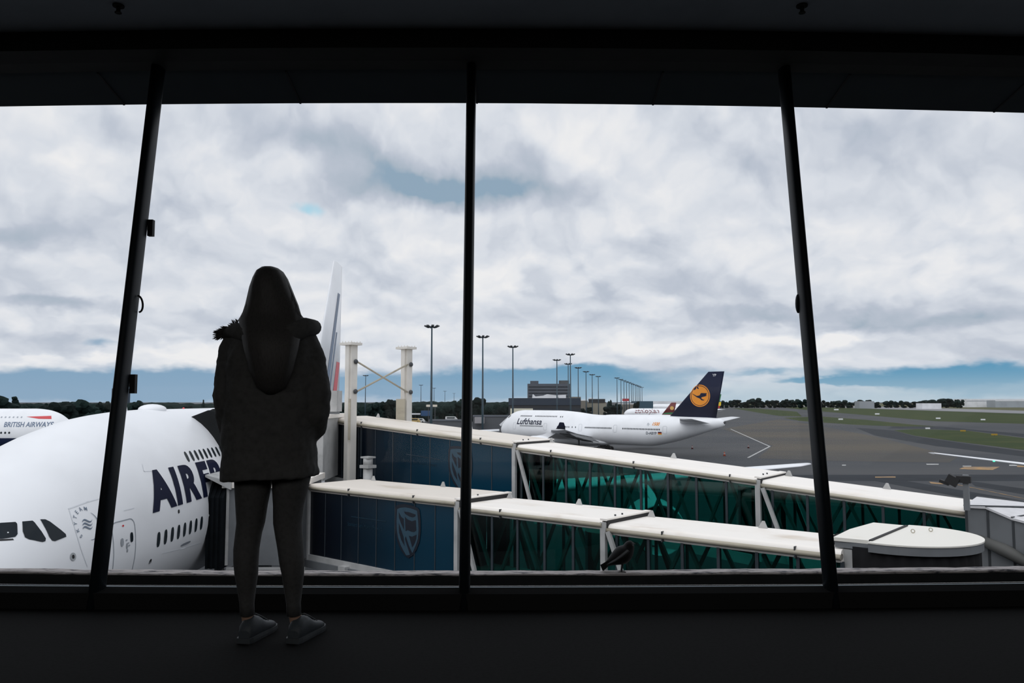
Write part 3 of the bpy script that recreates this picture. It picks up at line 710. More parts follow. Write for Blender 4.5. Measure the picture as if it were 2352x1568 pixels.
# ---------------------------------------------- the big double-decker at the left
A = Plane('double_deck_airliner', 'huge white double-deck airliner nosing in at the left, large dark lettering on its side', (-17.35, 20.4, GZ), math.radians(90.2),
          [(0, 5.75, 6.25, .15, 6.0, 1), (.35, 5.1, 7.1, .95, 6.05, 1), (1.2, 4.5, 7.9, 1.75, 6.2, 1), (2.5, 4.15, 8.62, 2.35, 6.4, 1), (3.6, 4.0, 9.15, 2.66, 6.6, 1), (5.2, 3.9, 10.05, 2.98, 6.85, 1), (7.5, 3.85, 10.95, 3.3, 7.15, 1),
           (10, 3.85, 11.65, 3.47, 7.35, 1), (13, 3.85, 12.12, 3.55, 7.45, 1), (17, 3.85, 12.3, 3.57, 7.5, 1), (42, 3.85, 12.3, 3.57, 7.5, 1), (49, 4.9, 12.1, 3.3, 7.7, 1), (56, 6.9, 11.5, 2.4, 8.6, 1), (62, 8.7, 10.7, 1.05, 9.5, 1), (65.5, 9.7, 10.2, .15, 9.95, 1)])
M_afred = mat('red_fin_stripe', (.62, .05, .06), .4, var=.05); M_afblue = mat('blue_fin_stripe', (.02, .05, .20), .4, var=.05)
WS = [(20.5, 3.0, 5.6, 17.5, .13, .03), (27.0, 16, 7.2, 9.5, .11, .05), (30.6, 25.8, 7.65, 6.6, .10, .06), (38.2, 38.6, 7.95, 3.6, .09, .05), (39.6, 39.9, 8.0, 2.2, .07, .05)]
for sd in (-1, 1):
    A.wing(WS, sd)
    A.engine(17.5, 14.9, 5.0, 1.6, 5.0, sd, (24, 7.0)); A.engine(24.6, 25.7, 5.5, 1.45, 5.0, sd, (29.5, 7.5))
    A.wing([(53.5, 1.5, 9.0, 8.5, .1, 0), (65.0, 16.2, 9.55, 3.2, .09, 0)], sd, 'tailplane')
fa = A.fin([(11.4, 48.0, 12.6, .07), (26.5, 57.2, 3.9, .07)], M_white)
M_fingrey = mat('grey_blue_fin_stripe', (.10, .15, .24), .4, var=.05)
def fle(z): return 48 + 9.2 * (z - 11.4) / 15.1
def fch(z): return 12.6 - 8.7 * (z - 11.4) / 15.1
for (o0, o1, lo, hi, m) in ((3.2, 4.5, 12.0, 23.5, M_fingrey), (5.0, 5.6, 12.0, 19.5, M_fingrey), (7.2, 9.4, 12.2, 16.6, M_afred)):
    A.findecal('fin_stripe', [(fle(lo) + min(o0, fch(lo) - .1), lo), (fle(lo) + min(o1, fch(lo) - .1), lo), (fle(hi) + min(o1, fch(hi) - .05), hi), (fle(hi) + min(o0, fch(hi) - .35), hi)], m, fa)
A.gear(31, -6, 5.0, .7, 3); A.gear(31, 6, 5.0, .7, 3); A.gear(34, -2.2, 4.5, .7, 3); A.gear(34, 2.2, 4.5, .7, 3); A.gear(5.0, 0, 4.3, .6, 1, 'nose_gear')
AINV = ROOTM[A.root].inverted()
bvh = BVHTree.FromPolygons([v.co.copy() for v in A.fus.data.vertices], [tuple(p.vertices) for p in A.fus.data.polygons])
def a_hit(px, py):                                              # where a sight line meets the fuselage (fuselage frame)
    o = AINV @ Vector((0, 0, CAMZ)); d = (AINV.to_3x3() @ ray(px, py)).normalized(); h = bvh.ray_cast(o, d); return h[0]
def a_poly(name, px, m, mirror=True, parent=None, eps=.015, step=.3):
    pts = [a_hit(*p) for p in px]
    if any(p is None for p in pts): return
    v, f = poly_grid([(p.x, p.z) for p in pts], step)
    o = A.decal(name, [(p.x, p.y) for p in v], f, m, -1, eps, parent)
    if mirror: A.decal(name, [(p.x, p.y) for p in v], f, m, 1, eps, parent)
    return o
# cockpit glazing: drawn on the nose by sight line, mirrored to starboard
a_poly('cockpit_window', [(2, 1200), (34, 1198), (38, 1202), (39, 1226), (34, 1232), (4, 1237), (-22, 1238), (-22, 1202)], M_cockpit)
a_poly('cockpit_window', [(50, 1197), (73, 1195), (78, 1199), (104, 1236), (103, 1242), (97, 1244), (66, 1238), (56, 1233), (51, 1220)], M_cockpit)
a_poly('cockpit_window', [(91, 1192), (103, 1192), (113, 1197), (150, 1226), (151, 1232), (126, 1242), (119, 1241), (112, 1232)], M_cockpit)
h = a_hit(167, 1278)
A.oval(h.x, h.z, .26, .26, M_metal, -1, 16, 'probe_ring', 1); A.oval(h.x, h.z, .11, .13, M_black, -1, 12, 'probe_port', 1, 0, .02)
M_seam = mat('soft_panel_seam', (.69, .71, .74), .5)
def a_line(pts, w, m=M_seam, name='panel_seam'):
    hs = [a_hit(x0 + (x1 - x0) * k / 6, y0 + (y1 - y0) * k / 6) for (x0, y0), (x1, y1) in zip(pts[:-1], pts[1:]) for k in range(7)]
    hs = [p for p in hs if p is not None]; vs, fs = [], []
    for i, p in enumerate(hs):
        q, r_ = hs[max(i - 1, 0)], hs[min(i + 1, len(hs) - 1)]; dx, dz = r_.x - q.x, r_.z - q.z; l_ = math.hypot(dx, dz) or 1
        vs += [(p.x - dz / l_ * w, p.z + dx / l_ * w), (p.x + dz / l_ * w, p.z - dx / l_ * w)]
    fs = [(2 * i, 2 * i + 1, 2 * i + 3, 2 * i + 2) for i in range(len(hs) - 1)]; A.decal(name, vs, fs, m, -1, .01)
a_line([(156, 1168), (200, 1152), (238, 1142)], .018); a_line([(284, 1172), (308, 1166)], .018); a_line([(372, 1271), (420, 1259), (462, 1246)], .012); a_line([(158, 1170), (186, 1262), (200, 1300)], .014); a_line([(326, 1065), (330, 1082), (352, 1081)], .012)
a_line([(-20, 1241), (30, 1238)], .022, M_black, 'wiper')
# main deck and upper deck windows
q0, q1 = a_hit(364, 1236), a_hit(462, 1203)
for i in range(8): A.oval(q0.x + (q1.x - q0.x) * i / 7, (q0.z + q1.z) / 2, .27, .60, M_winglass)
u0, u1 = a_hit(428, 1047), a_hit(509, 1036)
for i in range(26): A.oval(u0.x + (u1.x - u0.x) * i / 8, (u0.z + u1.z) / 2, .25, .46, M_winglass)
for i in range(30): A.oval(q1.x + 3.2 + .62 * i, (q0.z + q1.z) / 2, .27, .60, M_winglass)
# door by the nose, its outline, porthole and red stencil; small ports
dq = a_hit(311, 1230); dt = a_hit(294, 1193); dx0 = dq.x - .72
A.outline(dx0, dt.z - 1.45, 1.40, 2.9, mat('panel_line_grey', (.30, .33, .36), .5), -1, .035)
wq = a_hit(302, 1233); A.oval(wq.x, wq.z, .20, .36, M_winglass, -1, 12, 'door_window')
wq = a_hit(282, 1207); A.oval(wq.x, wq.z, .12, .07, M_afred, -1, 8, 'door_mark')
for px, py, w, hh in ((280, 1245, .2, .3), (290, 1240, .12, .06), (293, 1247, .2, .05), (291, 1254, .1, .2), (292, 1264, .1, .12), (296, 1252, .12, .06)):
    wq = a_hit(px, py); A.oval(wq.x, wq.z, w, hh, mat('grey_stencil', (.33, .35, .38), .5), -1, 8, 'door_stencil')
wq = a_hit(345, 1288); A.oval(wq.x, wq.z, .16, .16, M_black, -1, 10, 'static_port'); A.oval(wq.x, wq.z - .06, .2, .07, M_metal, -1, 10, 'static_port', eps=.02)
wq = a_hit(410, 1174); A.oval(wq.x, wq.z, .16, .16, M_black, -1, 10, 'static_port')
wq = a_hit(426, 1248); A.oval(wq.x, wq.z, 1.05, .11, mat('registration_grey', (.22, .24, .27), .5), -1, 12, 'registration_strip')
# airline lettering and alliance roundel: each letter set out along one base line
zb = (a_hit(350, 1167).z + a_hit(470, 1140).z) / 2; zt_ = (a_hit(345, 1081).z + a_hit(385, 1074).z) / 2
xs_ = [(a_hit(348, 1167).x, a_hit(406, 1157).x), (a_hit(408, 1157).x, a_hit(419, 1154).x), (a_hit(428, 1151).x, a_hit(463, 1143).x), (a_hit(467, 1142).x, a_hit(488, 1137).x)]
gp = xs_[3][0] - xs_[2][1]
for w_ in (1.75, 2.2, 1.85, 1.8, 1.5): x1 = xs_[-1][1] + max(.1, gp); xs_.append((x1, x1 + w_))
for ch, (x0, x1) in zip('AIRFRANCE', xs_):
    v, f, W = text_mesh(ch, .052, 0, .12); k = (x1 - x0) / W
    A.decal('letter', [(x0 + p.x * k, zb + p.y * (zt_ - zb)) for p in v], f, M_navytext, -1, .02)
def roundel():
    c = a_hit(203, 1206); mb = MB(); R0 = .47
    def q(u, v): return (c.x + u, c.z + v)
    vs, fs = [], []
    for k in range(25):                                         # open ring
        a = -PI * .55 + PI * .85 * k / 24; wd = .012 + .028 * math.sin(PI * k / 24)
        vs += [q((R0) * math.cos(a), R0 * math.sin(a)), q((R0 + wd) * math.cos(a), (R0 + wd) * math.sin(a))]
    fs += [(2 * k, 2 * k + 1, 2 * k + 3, 2 * k + 2) for k in range(24)]
    for row in range(3):                                        # three flowing ribbons
        o = len(vs)
        for k in range(15):
            t = k / 14; u = -.24 + .52 * t; v = .10 - .11 * row + .08 * math.sin(2 * PI * t * .9 + .6) + .12 * t; wd = .032 * math.sin(PI * min(1, t + .08))
            vs += [q(u - .04 * row, v - wd), q(u - .04 * row, v + wd)]
        fs += [(o + 2 * k, o + 2 * k + 1, o + 2 * k + 3, o + 2 * k + 2) for k in range(14)]
    mt = mat('roundel_blue_grey', (.12, .16, .22), .4)
    A.decal('alliance_roundel', vs, fs, mt, -1, .02)
    for i, ch in enumerate('SKYTEAM'):
        a = PI * 1.17 - i * PI * .125; v, f, W = text_mesh(ch, .01, 0, 0); hh = .13; b = a - PI / 2
        A.decal('roundel_letter', [q((R0 + .03) * math.cos(a) + hh * ((p.x - W / 2) * math.cos(b) - p.y * math.sin(b)), (R0 + .03) * math.sin(a) + hh * ((p.x - W / 2) * math.sin(b) + p.y * math.cos(b))) for p in v], f, mt, -1, .02)
roundel()
# aerials on the crown
MB().add([(x, y, z) for y in (-.03, .03) for x, z in ((15.4, 12.2), (15.75, 12.2), (15.45, 13.0), (15.3, 13.0))], [(3, 2, 1, 0), (4, 5, 6, 7), (0, 1, 5, 4), (1, 2, 6, 5), (2, 3, 7, 6), (3, 0, 4, 7)]).build('blade_aerial', M_white, A.fus)
MB().ellip((18.3, 0, 12.30), (.75, .62, .26)).build('satcom_dome', M_white, A.fus)
MB().ellip((22.0, 0, 12.31), (.07, .06, .06)).build('beacon', M_afred, A.fus)

# ---------------------------------------------- the jumbo with a navy tail
ST747 = [(0, 4.45, 4.95, .1, 4.7, 1), (.5, 3.75, 5.75, .85, 4.75, 1), (1.5, 3.05, 6.85, 1.65, 4.8, 1), (3, 2.5, 8.3, 2.3, 4.9, 1.1), (4.5, 2.2, 9.35, 2.72, 5.0, 1.25), (6.5, 2.0, 10.0, 3.05, 5.1, 1.35), (9, 1.95, 10.25, 3.22, 5.15, 1.4), (21, 1.95, 10.25, 3.25, 5.15, 1.4),
         (27, 1.95, 9.95, 3.25, 5.15, 1.3), (33, 1.95, 9.32, 3.25, 5.15, 1.1), (36, 1.95, 9.2, 3.25, 5.15, 1), (49, 1.95, 9.2, 3.25, 5.15, 1), (55, 2.9, 9.2, 3.05, 5.7, 1), (61, 4.5, 9.12, 2.3, 6.5, 1), (66, 6.1, 8.95, 1.2, 7.4, 1), (68.8, 7.0, 8.6, .6, 7.8, 1), (69.1, 7.3, 8.3, .3, 7.8, 1)]
W747 = [(18.5, 2.6, 3.6, 15.5, .13, -.01), (29.0, 13, 4.8, 8.6, .11, -.01), (45.6, 32.3, 6.6, 3.9, .09, -.02)]
def jumbo(name, label, loc, rz, scale=1.0, finm=None, group=None, bodym=None):
    B_ = Plane(name, label, loc, rz, ST747, scale, 'airplane', group, bodym)
    for sd in (-1, 1):
        B_.wing(W747, sd); B_.wing([(46.6, 32.2, 6.6, 2.8, .1, 0), (47.6, 32.5, 7.4, 2.0, .09, 0), (48.3, 32.8, 8.2, 1.2, .08, 0)], sd, 'winglet', M_navy); B_.engine(21.5, 11.7, 2.6, 1.3, 4.2, sd, (27, 4.6)); B_.engine(31.5, 21.2, 3.2, 1.3, 4.2, sd, (36.5, 5.7))
        B_.wing([(58.6, 1.6, 7.7, 7.8, .1, 0), (64.3, 11.1, 8.9, 3.0, .09, 0)], sd, 'tailplane')
    B_.fn = B_.fin([(8.6, 54.4, 12.6, .09), (19.4, 65.3, 4.0, .08)], finm or M_white)
    B_.gear(32, -5.5, 3.6, .65); B_.gear(32, 5.5, 3.6, .65); B_.gear(35.5, -1.9, 2.6, .65); B_.gear(35.5, 1.9, 2.6, .65); B_.gear(7.5, 0, 2.6, .6, 1, 'nose_gear')
    MB().ellip((28, 0, 2.6), (11.5, 3.35, 1.35), n=20).build('wing_fairing', bodym or M_white, B_.root)
    MB().tube([(68.9, 0, 7.9), (69.3, 0, 7.9)], [.36, .3], 12).build('exhaust_pipe', M_dkgrey, B_.root)
    return B_
LH = jumbo('jumbo_jet', 'white jumbo jet with a navy tail and orange disc, parked beyond the bridges', (-2.9, 226.5, GZ), math.radians(-43), 1, M_navy)
LH.dx = 2.0
LH.text('Lufthansa', 6.6, 6.5, 1.62, M_navytext, -1, 1.06, .018, .12, .25)
M_orange = mat('orange_disc_paint', (.80, .28, .015), .45, var=.1)
dc = (63.2, 13.95); rd = 2.55
circ = lambda r, n=36: [(dc[0] + r * math.cos(2 * PI * k / n), dc[1] + r * math.sin(2 * PI * k / n)) for k in range(n)]
LH.findecal('tail_disc', circ(rd), M_orange, LH.fn, .02)
def fring(r0, r1, name, m, eps):
    n = 40; f = [(2 * k, 2 * k + 1, (2 * k + 3) % (2 * n), (2 * k + 2) % (2 * n)) for k in range(n)]
    pts = [(dc[0] + r * math.cos(2 * PI * k / n), dc[1] + r * math.sin(2 * PI * k / n)) for k in range(n) for r in (r0, r1)]
    for sd in (-1, 1): MB().add([(x, sd * (LH.finy(x, z) + eps), z) for x, z in pts], f).build(name, m, LH.fn, fix=False)
fring(rd * .86, rd * .91, 'disc_ring', M_navy, .035)
crane = [(-.80, .16), (-.70, .17), (-.30, -.02), (-.02, .03), (.12, .24), (.72, .22), (.60, .06), (.72, .05), (.55, -.06), (.24, -.12), (.12, -.20), (.30, -.34), (.46, -.36), (.42, -.42), (.18, -.42), (-.02, -.24), (-.30, -.14), (-.66, .10)]
LH.findecal('crane_emblem', [(dc[0] + rd * x, dc[1] + rd * y) for x, y in crane], M_navy, LH.fn, .04, 1.0)
v, f, W = text_mesh('YP', .01, 0, 0)
MB().add([(66.4 + p.x * .6, -(LH.finy(66.4 + p.x * .6, 18.3 + p.y * .6) + .02), 18.3 + p.y * .6) for p in v], f).build('fin_lettering', M_white, LH.fn, fix=False)
for a_, b_, n_, z_ in ((7.3, 11.1, 9, 8.7), (12.6, 19.9, 15, 8.7), (21.3, 21.95, 2, 8.65)):
    for i in range(n_): LH.oval(a_ + (b_ - a_) * i / (n_ - 1), z_, .30, .34, M_winglass, -1, 8, eps=.03)
for a_, b_, n_ in ((8.0, 15.8, 17), (21.1, 24.3, 7), (24.9, 27.1, 3), (30.2, 38.2, 20), (41.7, 52.0, 25)):
    for i in range(n_): LH.oval(a_ + (b_ - a_) * i / (n_ - 1), 6.08, .26, .42, M_winglass, -1, 8, eps=.03)
M_pl = mat('door_line_grey', (.42, .45, .48), .5)
for x in (5.8, 16.9, 28.6, 39.4, 53.4): LH.outline(x, 6.0 if x < 60 else 6.9, .95, 1.7, M_pl, -1, .05, 'door_outline', .2, .03)
cw, cf = poly_grid([(1.6, 8.1), (2.35, 8.1), (3.0, 8.75), (2.4, 8.8)], .4); LH.decal('cockpit_window', [(p.x, p.y) for p in cw], cf, M_winglass, -1, .03)
LH.text('1500', 49.9, 7.0, .75, M_orange, -1, 1, .03, .2, .3); LH.text('fly', 48.4, 7.0, .6, M_pl, -1, 1, .02, .2, .3)
LH.text('D-ABYP', 48.4, 4.9, .62, mat('reg_grey', (.10, .11, .14), .5), -1, 1.0, .03, 0, .3)
for i, cc in enumerate(((.01, .01, .012), (.55, .03, .03), (.8, .5, .03))):
    mm = mat('flag_' + ('black', 'red', 'gold')[i], cc, .5); LH.decal('flag_band', [(51.6, 5.55 - .22 * i), (52.6, 5.55 - .22 * i), (52.6, 5.33 - .22 * i), (51.6, 5.33 - .22 * i)], [(0, 1, 2, 3)], mm, -1, .03)
# flaps hanging behind the port wing with their track fairings; dark grey puts the flaps' shade into the colour
fl = MB()
for i in range(9):
    y0 = 5.5 + i * 2.3; q = (y0 - 2.6) / 29; xt = 18.5 + 15.5 + q * 15.6 + (6.0 if q < .35 else 3.0) * (.35 - q if q < .35 else 0); z = 3.4 + q * 3.0
    fl.add([(xt - 1.6, -y0, z), (xt + 1.2, -y0, z - 1.0), (xt + 1.75, -y0 - 1.9, z - .8), (xt - 1.0, -y0 - 1.9, z + .2), (xt - 1.6, -y0, z + .15), (xt + 1.2, -y0, z - .9), (xt + 1.75, -y0 - 1.9, z - .7), (xt - 1.0, -y0 - 1.9, z + .35)],
           [(0, 1, 2, 3), (7, 6, 5, 4), (0, 4, 5, 1), (1, 5, 6, 2), (2, 6, 7, 3), (3, 7, 4, 0)])
fl.build('flaps', M_dkgrey, LH.root)
for i in range(4):
    y0 = 7 + i * 5.6; q = (y0 - 2.6) / 29; xt = 33 + q * 15.6; MB().tube([(xt - 3.5, -y0, 3.2 + 3 * q), (xt - 1, -y0, 2.8 + 3 * q), (xt + 2.2, -y0, 2.3 + 3 * q)], [.1, .38, .08], 10).build('flap_track_fairing', M_dkgrey, LH.root)

# ---------------------------------------------- british jet behind the big nose, at the left edge
BA = jumbo('jumbo_jet', 'distant white jumbo jet with dark navy belly at the left edge, nose to the right', (-88.5, 165, GZ + .2), math.radians(181), 1.07)
M_babelly = mat('navy_belly_paint', (.012, .022, .06), .35, var=.1)
bx = [.2 + i * .85 for i in range(78)]
bl_ = MB(); rr = []
for x in bx:
    b, t, w, c, e = BA.par(x); zt = min(4.75, b + (t - b) * .42); ring = []
    for k in range(15):
        ph = k / 14; a0 = math.asin(max(-1, min(1, (zt - c) / max(c - b, .01)))); a = a0 + (-PI - 2 * a0) * ph
        ring.append(Vector((x, (w + .03) * math.cos(a), c + (c - b + .03) * math.sin(a))))
    rr.append(ring)
vv = [p for r_ in rr for p in r_]; ff = [(i * 15 + k, i * 15 + k + 1, (i + 1) * 15 + k + 1, (i + 1) * 15 + k) for i in range(len(rr) - 1) for k in range(14)]
bl_.add(vv, ff, True).build('belly', M_babelly, BA.fus)
BA.text('BRITISH AIRWAYS', 13.2, 6.85, .95, mat('faded_navy_lettering', (.12, .17, .26), .4), 1, .85, .02, 0, .3)
for k in range(1):
    pv, pf_ = poly_grid([(9.6, 8.75), (5.3, 8.9), (5.0, 8.3), (7.2, 8.35)], .5); BA.decal('ribbon_mark', [(p.x, p.y) for p in pv], pf_, M_afred, 1, .03)
for i in range(60): BA.oval(12 + .75 * i, 5.75, .36, .42, M_winglass, 1)
for i in range(22): BA.oval(10.5 + .75 * i, 8.65, .32, .3, mat('pale_window', (.35, .38, .42), .3), 1)

# ---------------------------------------------- further aircraft
def twin(name, label, loc, rz, L_, d, fin_h, finm, scale=1.0, span=30.0):
    r = d / 2; cz = 2.2 + r
    P_ = Plane(name, label, loc, rz, [(0, cz - .5, cz - .1, .1, cz - .3, 1), (.8, cz - .62 * r, cz + .35 * r, .5 * r, cz - .15 * r, 1), (2.5, cz - .9 * r, cz + .78 * r, .82 * r, cz, 1), (6, cz - r, cz + r, r, cz, 1), (L_ * .68, cz - r, cz + r, r, cz, 1),
                                      (L_ * .85, cz - .35 * r, cz + r, .72 * r, cz + .3 * r, 1), (L_, cz + .5 * r, cz + .85 * r, .15 * r, cz + .7 * r, 1)], scale)
    for sd in (-1, 1):
        P_.wing([(L_ * .30, r * .7, cz - .5 * r, L_ * .2, .12, .02), (L_ * .42, span * .4, cz - .1 * r, L_ * .1, .1, .03), (L_ * .56, span, cz + .55 * r, L_ * .035, .09, .02)], sd)
        P_.engine(L_ * .29, span * .32, cz - .95 * r, d * .22, d * .75, sd, (L_ * .37, cz - .15 * r))
        P_.wing([(L_ * .86, r * .3, cz + .4 * r, L_ * .09, .1, 0), (L_ * .95, span * .34, cz + .8 * r, L_ * .04, .09, 0)], sd, 'tailplane')
    P_.fn = P_.fin([(cz + .85 * r, L_ * .80, L_ * .16, .09), (fin_h, L_ * .93, L_ * .065, .08)], finm)
    P_.gear(L_ * .48, -3, cz - .5 * r, .6); P_.gear(L_ * .48, 3, cz - .5 * r, .6); P_.gear(L_ * .1, 0, cz - .6 * r, .5, 1, 'nose_gear')
    return P_
ET = twin('airliner', 'far white airliner with red lettering, half behind the navy-tailed jumbo', (70, 500, GZ), 0, 61.5, 6.0, 17.0, mat('green_fin_paint', (.02, .16, .06), .4), 1.0, 30)
ET.text('Ethiopian', 6.5, 5.35, 3.0, mat('maroon_lettering', (.16, .02, .03), .5), -1, 1.0, .008, 0, .4)
ET.findecal('fin_band', [(54.9, 12.2), (61.0, 12.2), (60.6, 9.8), (53.9, 9.8)], mat('yellow_fin_paint', (.75, .55, .03), .4), ET.fn, .03, 2)
ET.findecal('fin_band', [(53.2, 9.6), (60.2, 9.6), (59.8, 8.3), (52.2, 8.3)], mat('red_fin_paint', (.45, .03, .03), .4), ET.fn, .03, 2)
RT = twin('small_airliner', 'small far airliner with a maroon tail and gold disc', (80 - 37, 395, GZ), math.radians(-4), 38, 3.9, 12.0, mat('maroon_fin_paint', (.13, .015, .015), .4), 1.0, 17)
cx, cz_ = 35.6, 9.3
RT.findecal('tail_disc', [(cx + .95 * math.cos(2 * PI * k / 16), cz_ + .95 * math.sin(2 * PI * k / 16)) for k in range(16)], mat('gold_disc_paint', (.70, .42, .12), .4), RT.fn, .03, 1)
RT.findecal('fin_band', [(30.9, 6.4), (36.0, 6.4), (36.0, 7.2), (32.2, 7.0)], mat('green_fin_paint', (.02, .16, .06), .4), RT.fn, .04, 1)
twin('airliner', 'plain white airliner farthest off, just above the red lettering', (138, 800, GZ + 1), 0, 70, 6.6, 16.0, M_white, 1.0, 30)
RW = twin('airliner', 'white airliner off the right edge, only its wing with a green lamp in view', (70.2, 47.6, GZ), math.radians(80), 63, 6.2, 18, M_white, 1.0, 30.6)
m_ = bpy.data.materials.new('green_nav_lamp'); m_.use_nodes = True; b_ = m_.node_tree.nodes['Principled BSDF']; b_.inputs['Base Color'].default_value = (.05, .5, .25, 1); b_.inputs['Emission Color'].default_value = (.1, .9, .45, 1); b_.inputs['Emission Strength'].default_value = 1.5
MB().ellip((63 * .515, 25.8, 6.45), (.13, .13, .08)).build('nav_lamp', m_, RW.root)

# ================================================================== JET BRIDGES
M_panelblue = None
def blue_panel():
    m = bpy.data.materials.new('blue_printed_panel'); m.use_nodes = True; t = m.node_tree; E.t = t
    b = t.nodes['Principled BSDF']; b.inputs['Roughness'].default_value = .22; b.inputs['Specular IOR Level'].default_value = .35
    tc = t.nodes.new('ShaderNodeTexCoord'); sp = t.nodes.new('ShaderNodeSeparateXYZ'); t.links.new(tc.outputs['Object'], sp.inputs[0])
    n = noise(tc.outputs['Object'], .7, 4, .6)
    f = sstep(1.0, 9.5, E(sp.outputs[0]) + (n - .5) * 2.0)      # the colour runs from near black to blue along the tunnel
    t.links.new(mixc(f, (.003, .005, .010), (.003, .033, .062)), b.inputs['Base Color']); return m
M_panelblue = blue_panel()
M_shield_d = mat('emblem_dark', (.010, .014, .024), .35, var=.1); M_shield_l = mat('emblem_blue_grey', (.034, .075, .110), .35, var=.1)
M_faint = mat('faint_blue_lettering', (.006, .030, .052), .35, var=.3)
class Bridge:
    def __init__(s, name, label, loc, rz, slope):
        s.root = thing(name, label, 'jet bridge', loc, rz, None); s.sl = slope
    def b(s, mb, name, m, parent):
        mb.v = [Vector((p.x, p.y, p.z + s.sl * p.x)) for p in mb.v]; return mb.build(name, m, parent)
    def section(s, t0, t1, y0, W, zt, H, kind, pitch, endcap=True, brace=True, frame0=False):
        """one telescoping tunnel: roof, floor, side panels, frames"""
        fl = MB(); fl.box(((t0 + t1) / 2, y0 + W / 2, zt - H + .12), (t1 - t0, W - .1, .14))
        for y in (y0, y0 + W): fl.box(((t0 + t1) / 2, y, zt - H), (t1 - t0, .22, .42))
        part = s.b(fl, 'tunnel_section', M_offwhite, s.root)
        # roof with rounded edges
        prof = []; r = .17
        for k in range(7): a = PI / 2 + PI * .62 * k / 6; prof.append((y0 + r * .3 + r * math.cos(a), zt - r + r * math.sin(a)))
        prof += [(y0 - .03, zt - .36), (y0 + .12, zt - .38), (y0 + W - .12, zt - .38), (y0 + W + .03, zt - .36)]
        for k in range(7): a = -PI * .12 + PI * .62 * k / 6; prof.append((y0 + W - r * .3 + r * math.cos(a), zt - r + r * math.sin(a)))
        n = max(2, int((t1 - t0) / .6)); rings = [[Vector((t0 + (t1 - t0) * i / n, y, z + (.035 * math.sin(PI * (y - y0) / W) if z > zt - .1 else 0))) for y, z in prof] for i in range(n + 1)]
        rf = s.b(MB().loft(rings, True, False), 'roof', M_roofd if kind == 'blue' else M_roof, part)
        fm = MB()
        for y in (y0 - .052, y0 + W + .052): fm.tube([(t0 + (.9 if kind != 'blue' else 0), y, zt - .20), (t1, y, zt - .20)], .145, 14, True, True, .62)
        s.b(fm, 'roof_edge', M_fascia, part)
        q = t0 + 3.1
        while q < t1 - 1:
            s.b(MB().box((q, y0 - .06, zt - .2), (.04, .20, .34)), 'edge_joint', M_dkgrey, part); q += 4.4
        # sides
        n = max(1, round((t1 - t0) / pitch)); w = (t1 - t0) / n
        for yy, near in ((y0, True), (y0 + W, False)):
            for i in range(n):
                a, b_ = t0 + i * w + .02, t0 + (i + 1) * w - .02
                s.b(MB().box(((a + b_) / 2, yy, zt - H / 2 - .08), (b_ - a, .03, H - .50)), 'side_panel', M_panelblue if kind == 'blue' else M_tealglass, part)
            for i in range(n + 1):
                if kind == 'blue' and not near: continue
                s.b(MB().box((t0 + i * w, yy, zt - H / 2 - .08), (.045 if kind == 'blue' else .10, .075, H - .5)), 'mullion', M_mullion, part)
            if kind != 'blue':
                for i in range(n):
                    a, b_ = t0 + i * w, t0 + (i + 1) * w; yi = yy + (.22 if near else -.22)
                    p0, p1 = (a + .1, yi, zt - H + .25), (b_ - .1, yi, zt - .42)
                    if i % 2: p0, p1 = (a + .1, yi, zt - .42), (b_ - .1, yi, zt - H + .25)
                    s.b(MB().bar(p0, p1, .10, .13, (0, 1, 0)), 'truss_bar', M_truss, part)
        if endcap:                                   # portal frame where the next tunnel slides in
            for y in (y0 - .04, y0 + W + .04): s.b(MB().box((t1 + .03, y, zt - H / 2 - .05), (.20, .16, H - .1)), 'portal_post', M_offwhite, part)
            s.b(MB().box((t1 + .10, y0 + W / 2, zt - .19), (.14, W + .02, .30)), 'rubber_seal', M_black, part)
            s.b(MB().box((t1 + .03, y0 + W / 2, zt - .02), (.26, W + .12, .07)), 'roof_lip', M_roof, part)
            for q in (.8, 1.25): s.b(MB().tube([(t1 - .05, y0 + q, zt), (t1 - .05, y0 + q, zt + .07)], .035, 8), 'bolt', M_dkgrey, part)
        if brace:
            for y in (y0 - .06, y0 + W + .06): s.b(MB().bar((t1 + .22, y, zt - .40), (t1 + 1.35, y, zt - H - .1), .15, .12, (0, 1, 0)), 'brace', M_offwhite, part)
        if frame0:
            for y in (y0 - .05, y0 + W + .05): s.b(MB().box((t0 - .1, y, zt - H / 2 - .1), (.30, .18, H)), 'portal_post', M_offwhite, part)
        for q in (t0 + 1.2, t0 + (t1 - t0) * .62):   # lifting eyes on the far edge
            s.b(MB().prism([(q - .16, y0 + W - .25, zt), (q + .16, y0 + W - .25, zt), (q + .06, y0 + W - .25, zt + .24), (q - .02, y0 + W - .25, zt + .24)], (0, .05, 0)), 'lifting_eye', M_offwhite, part)
        return part
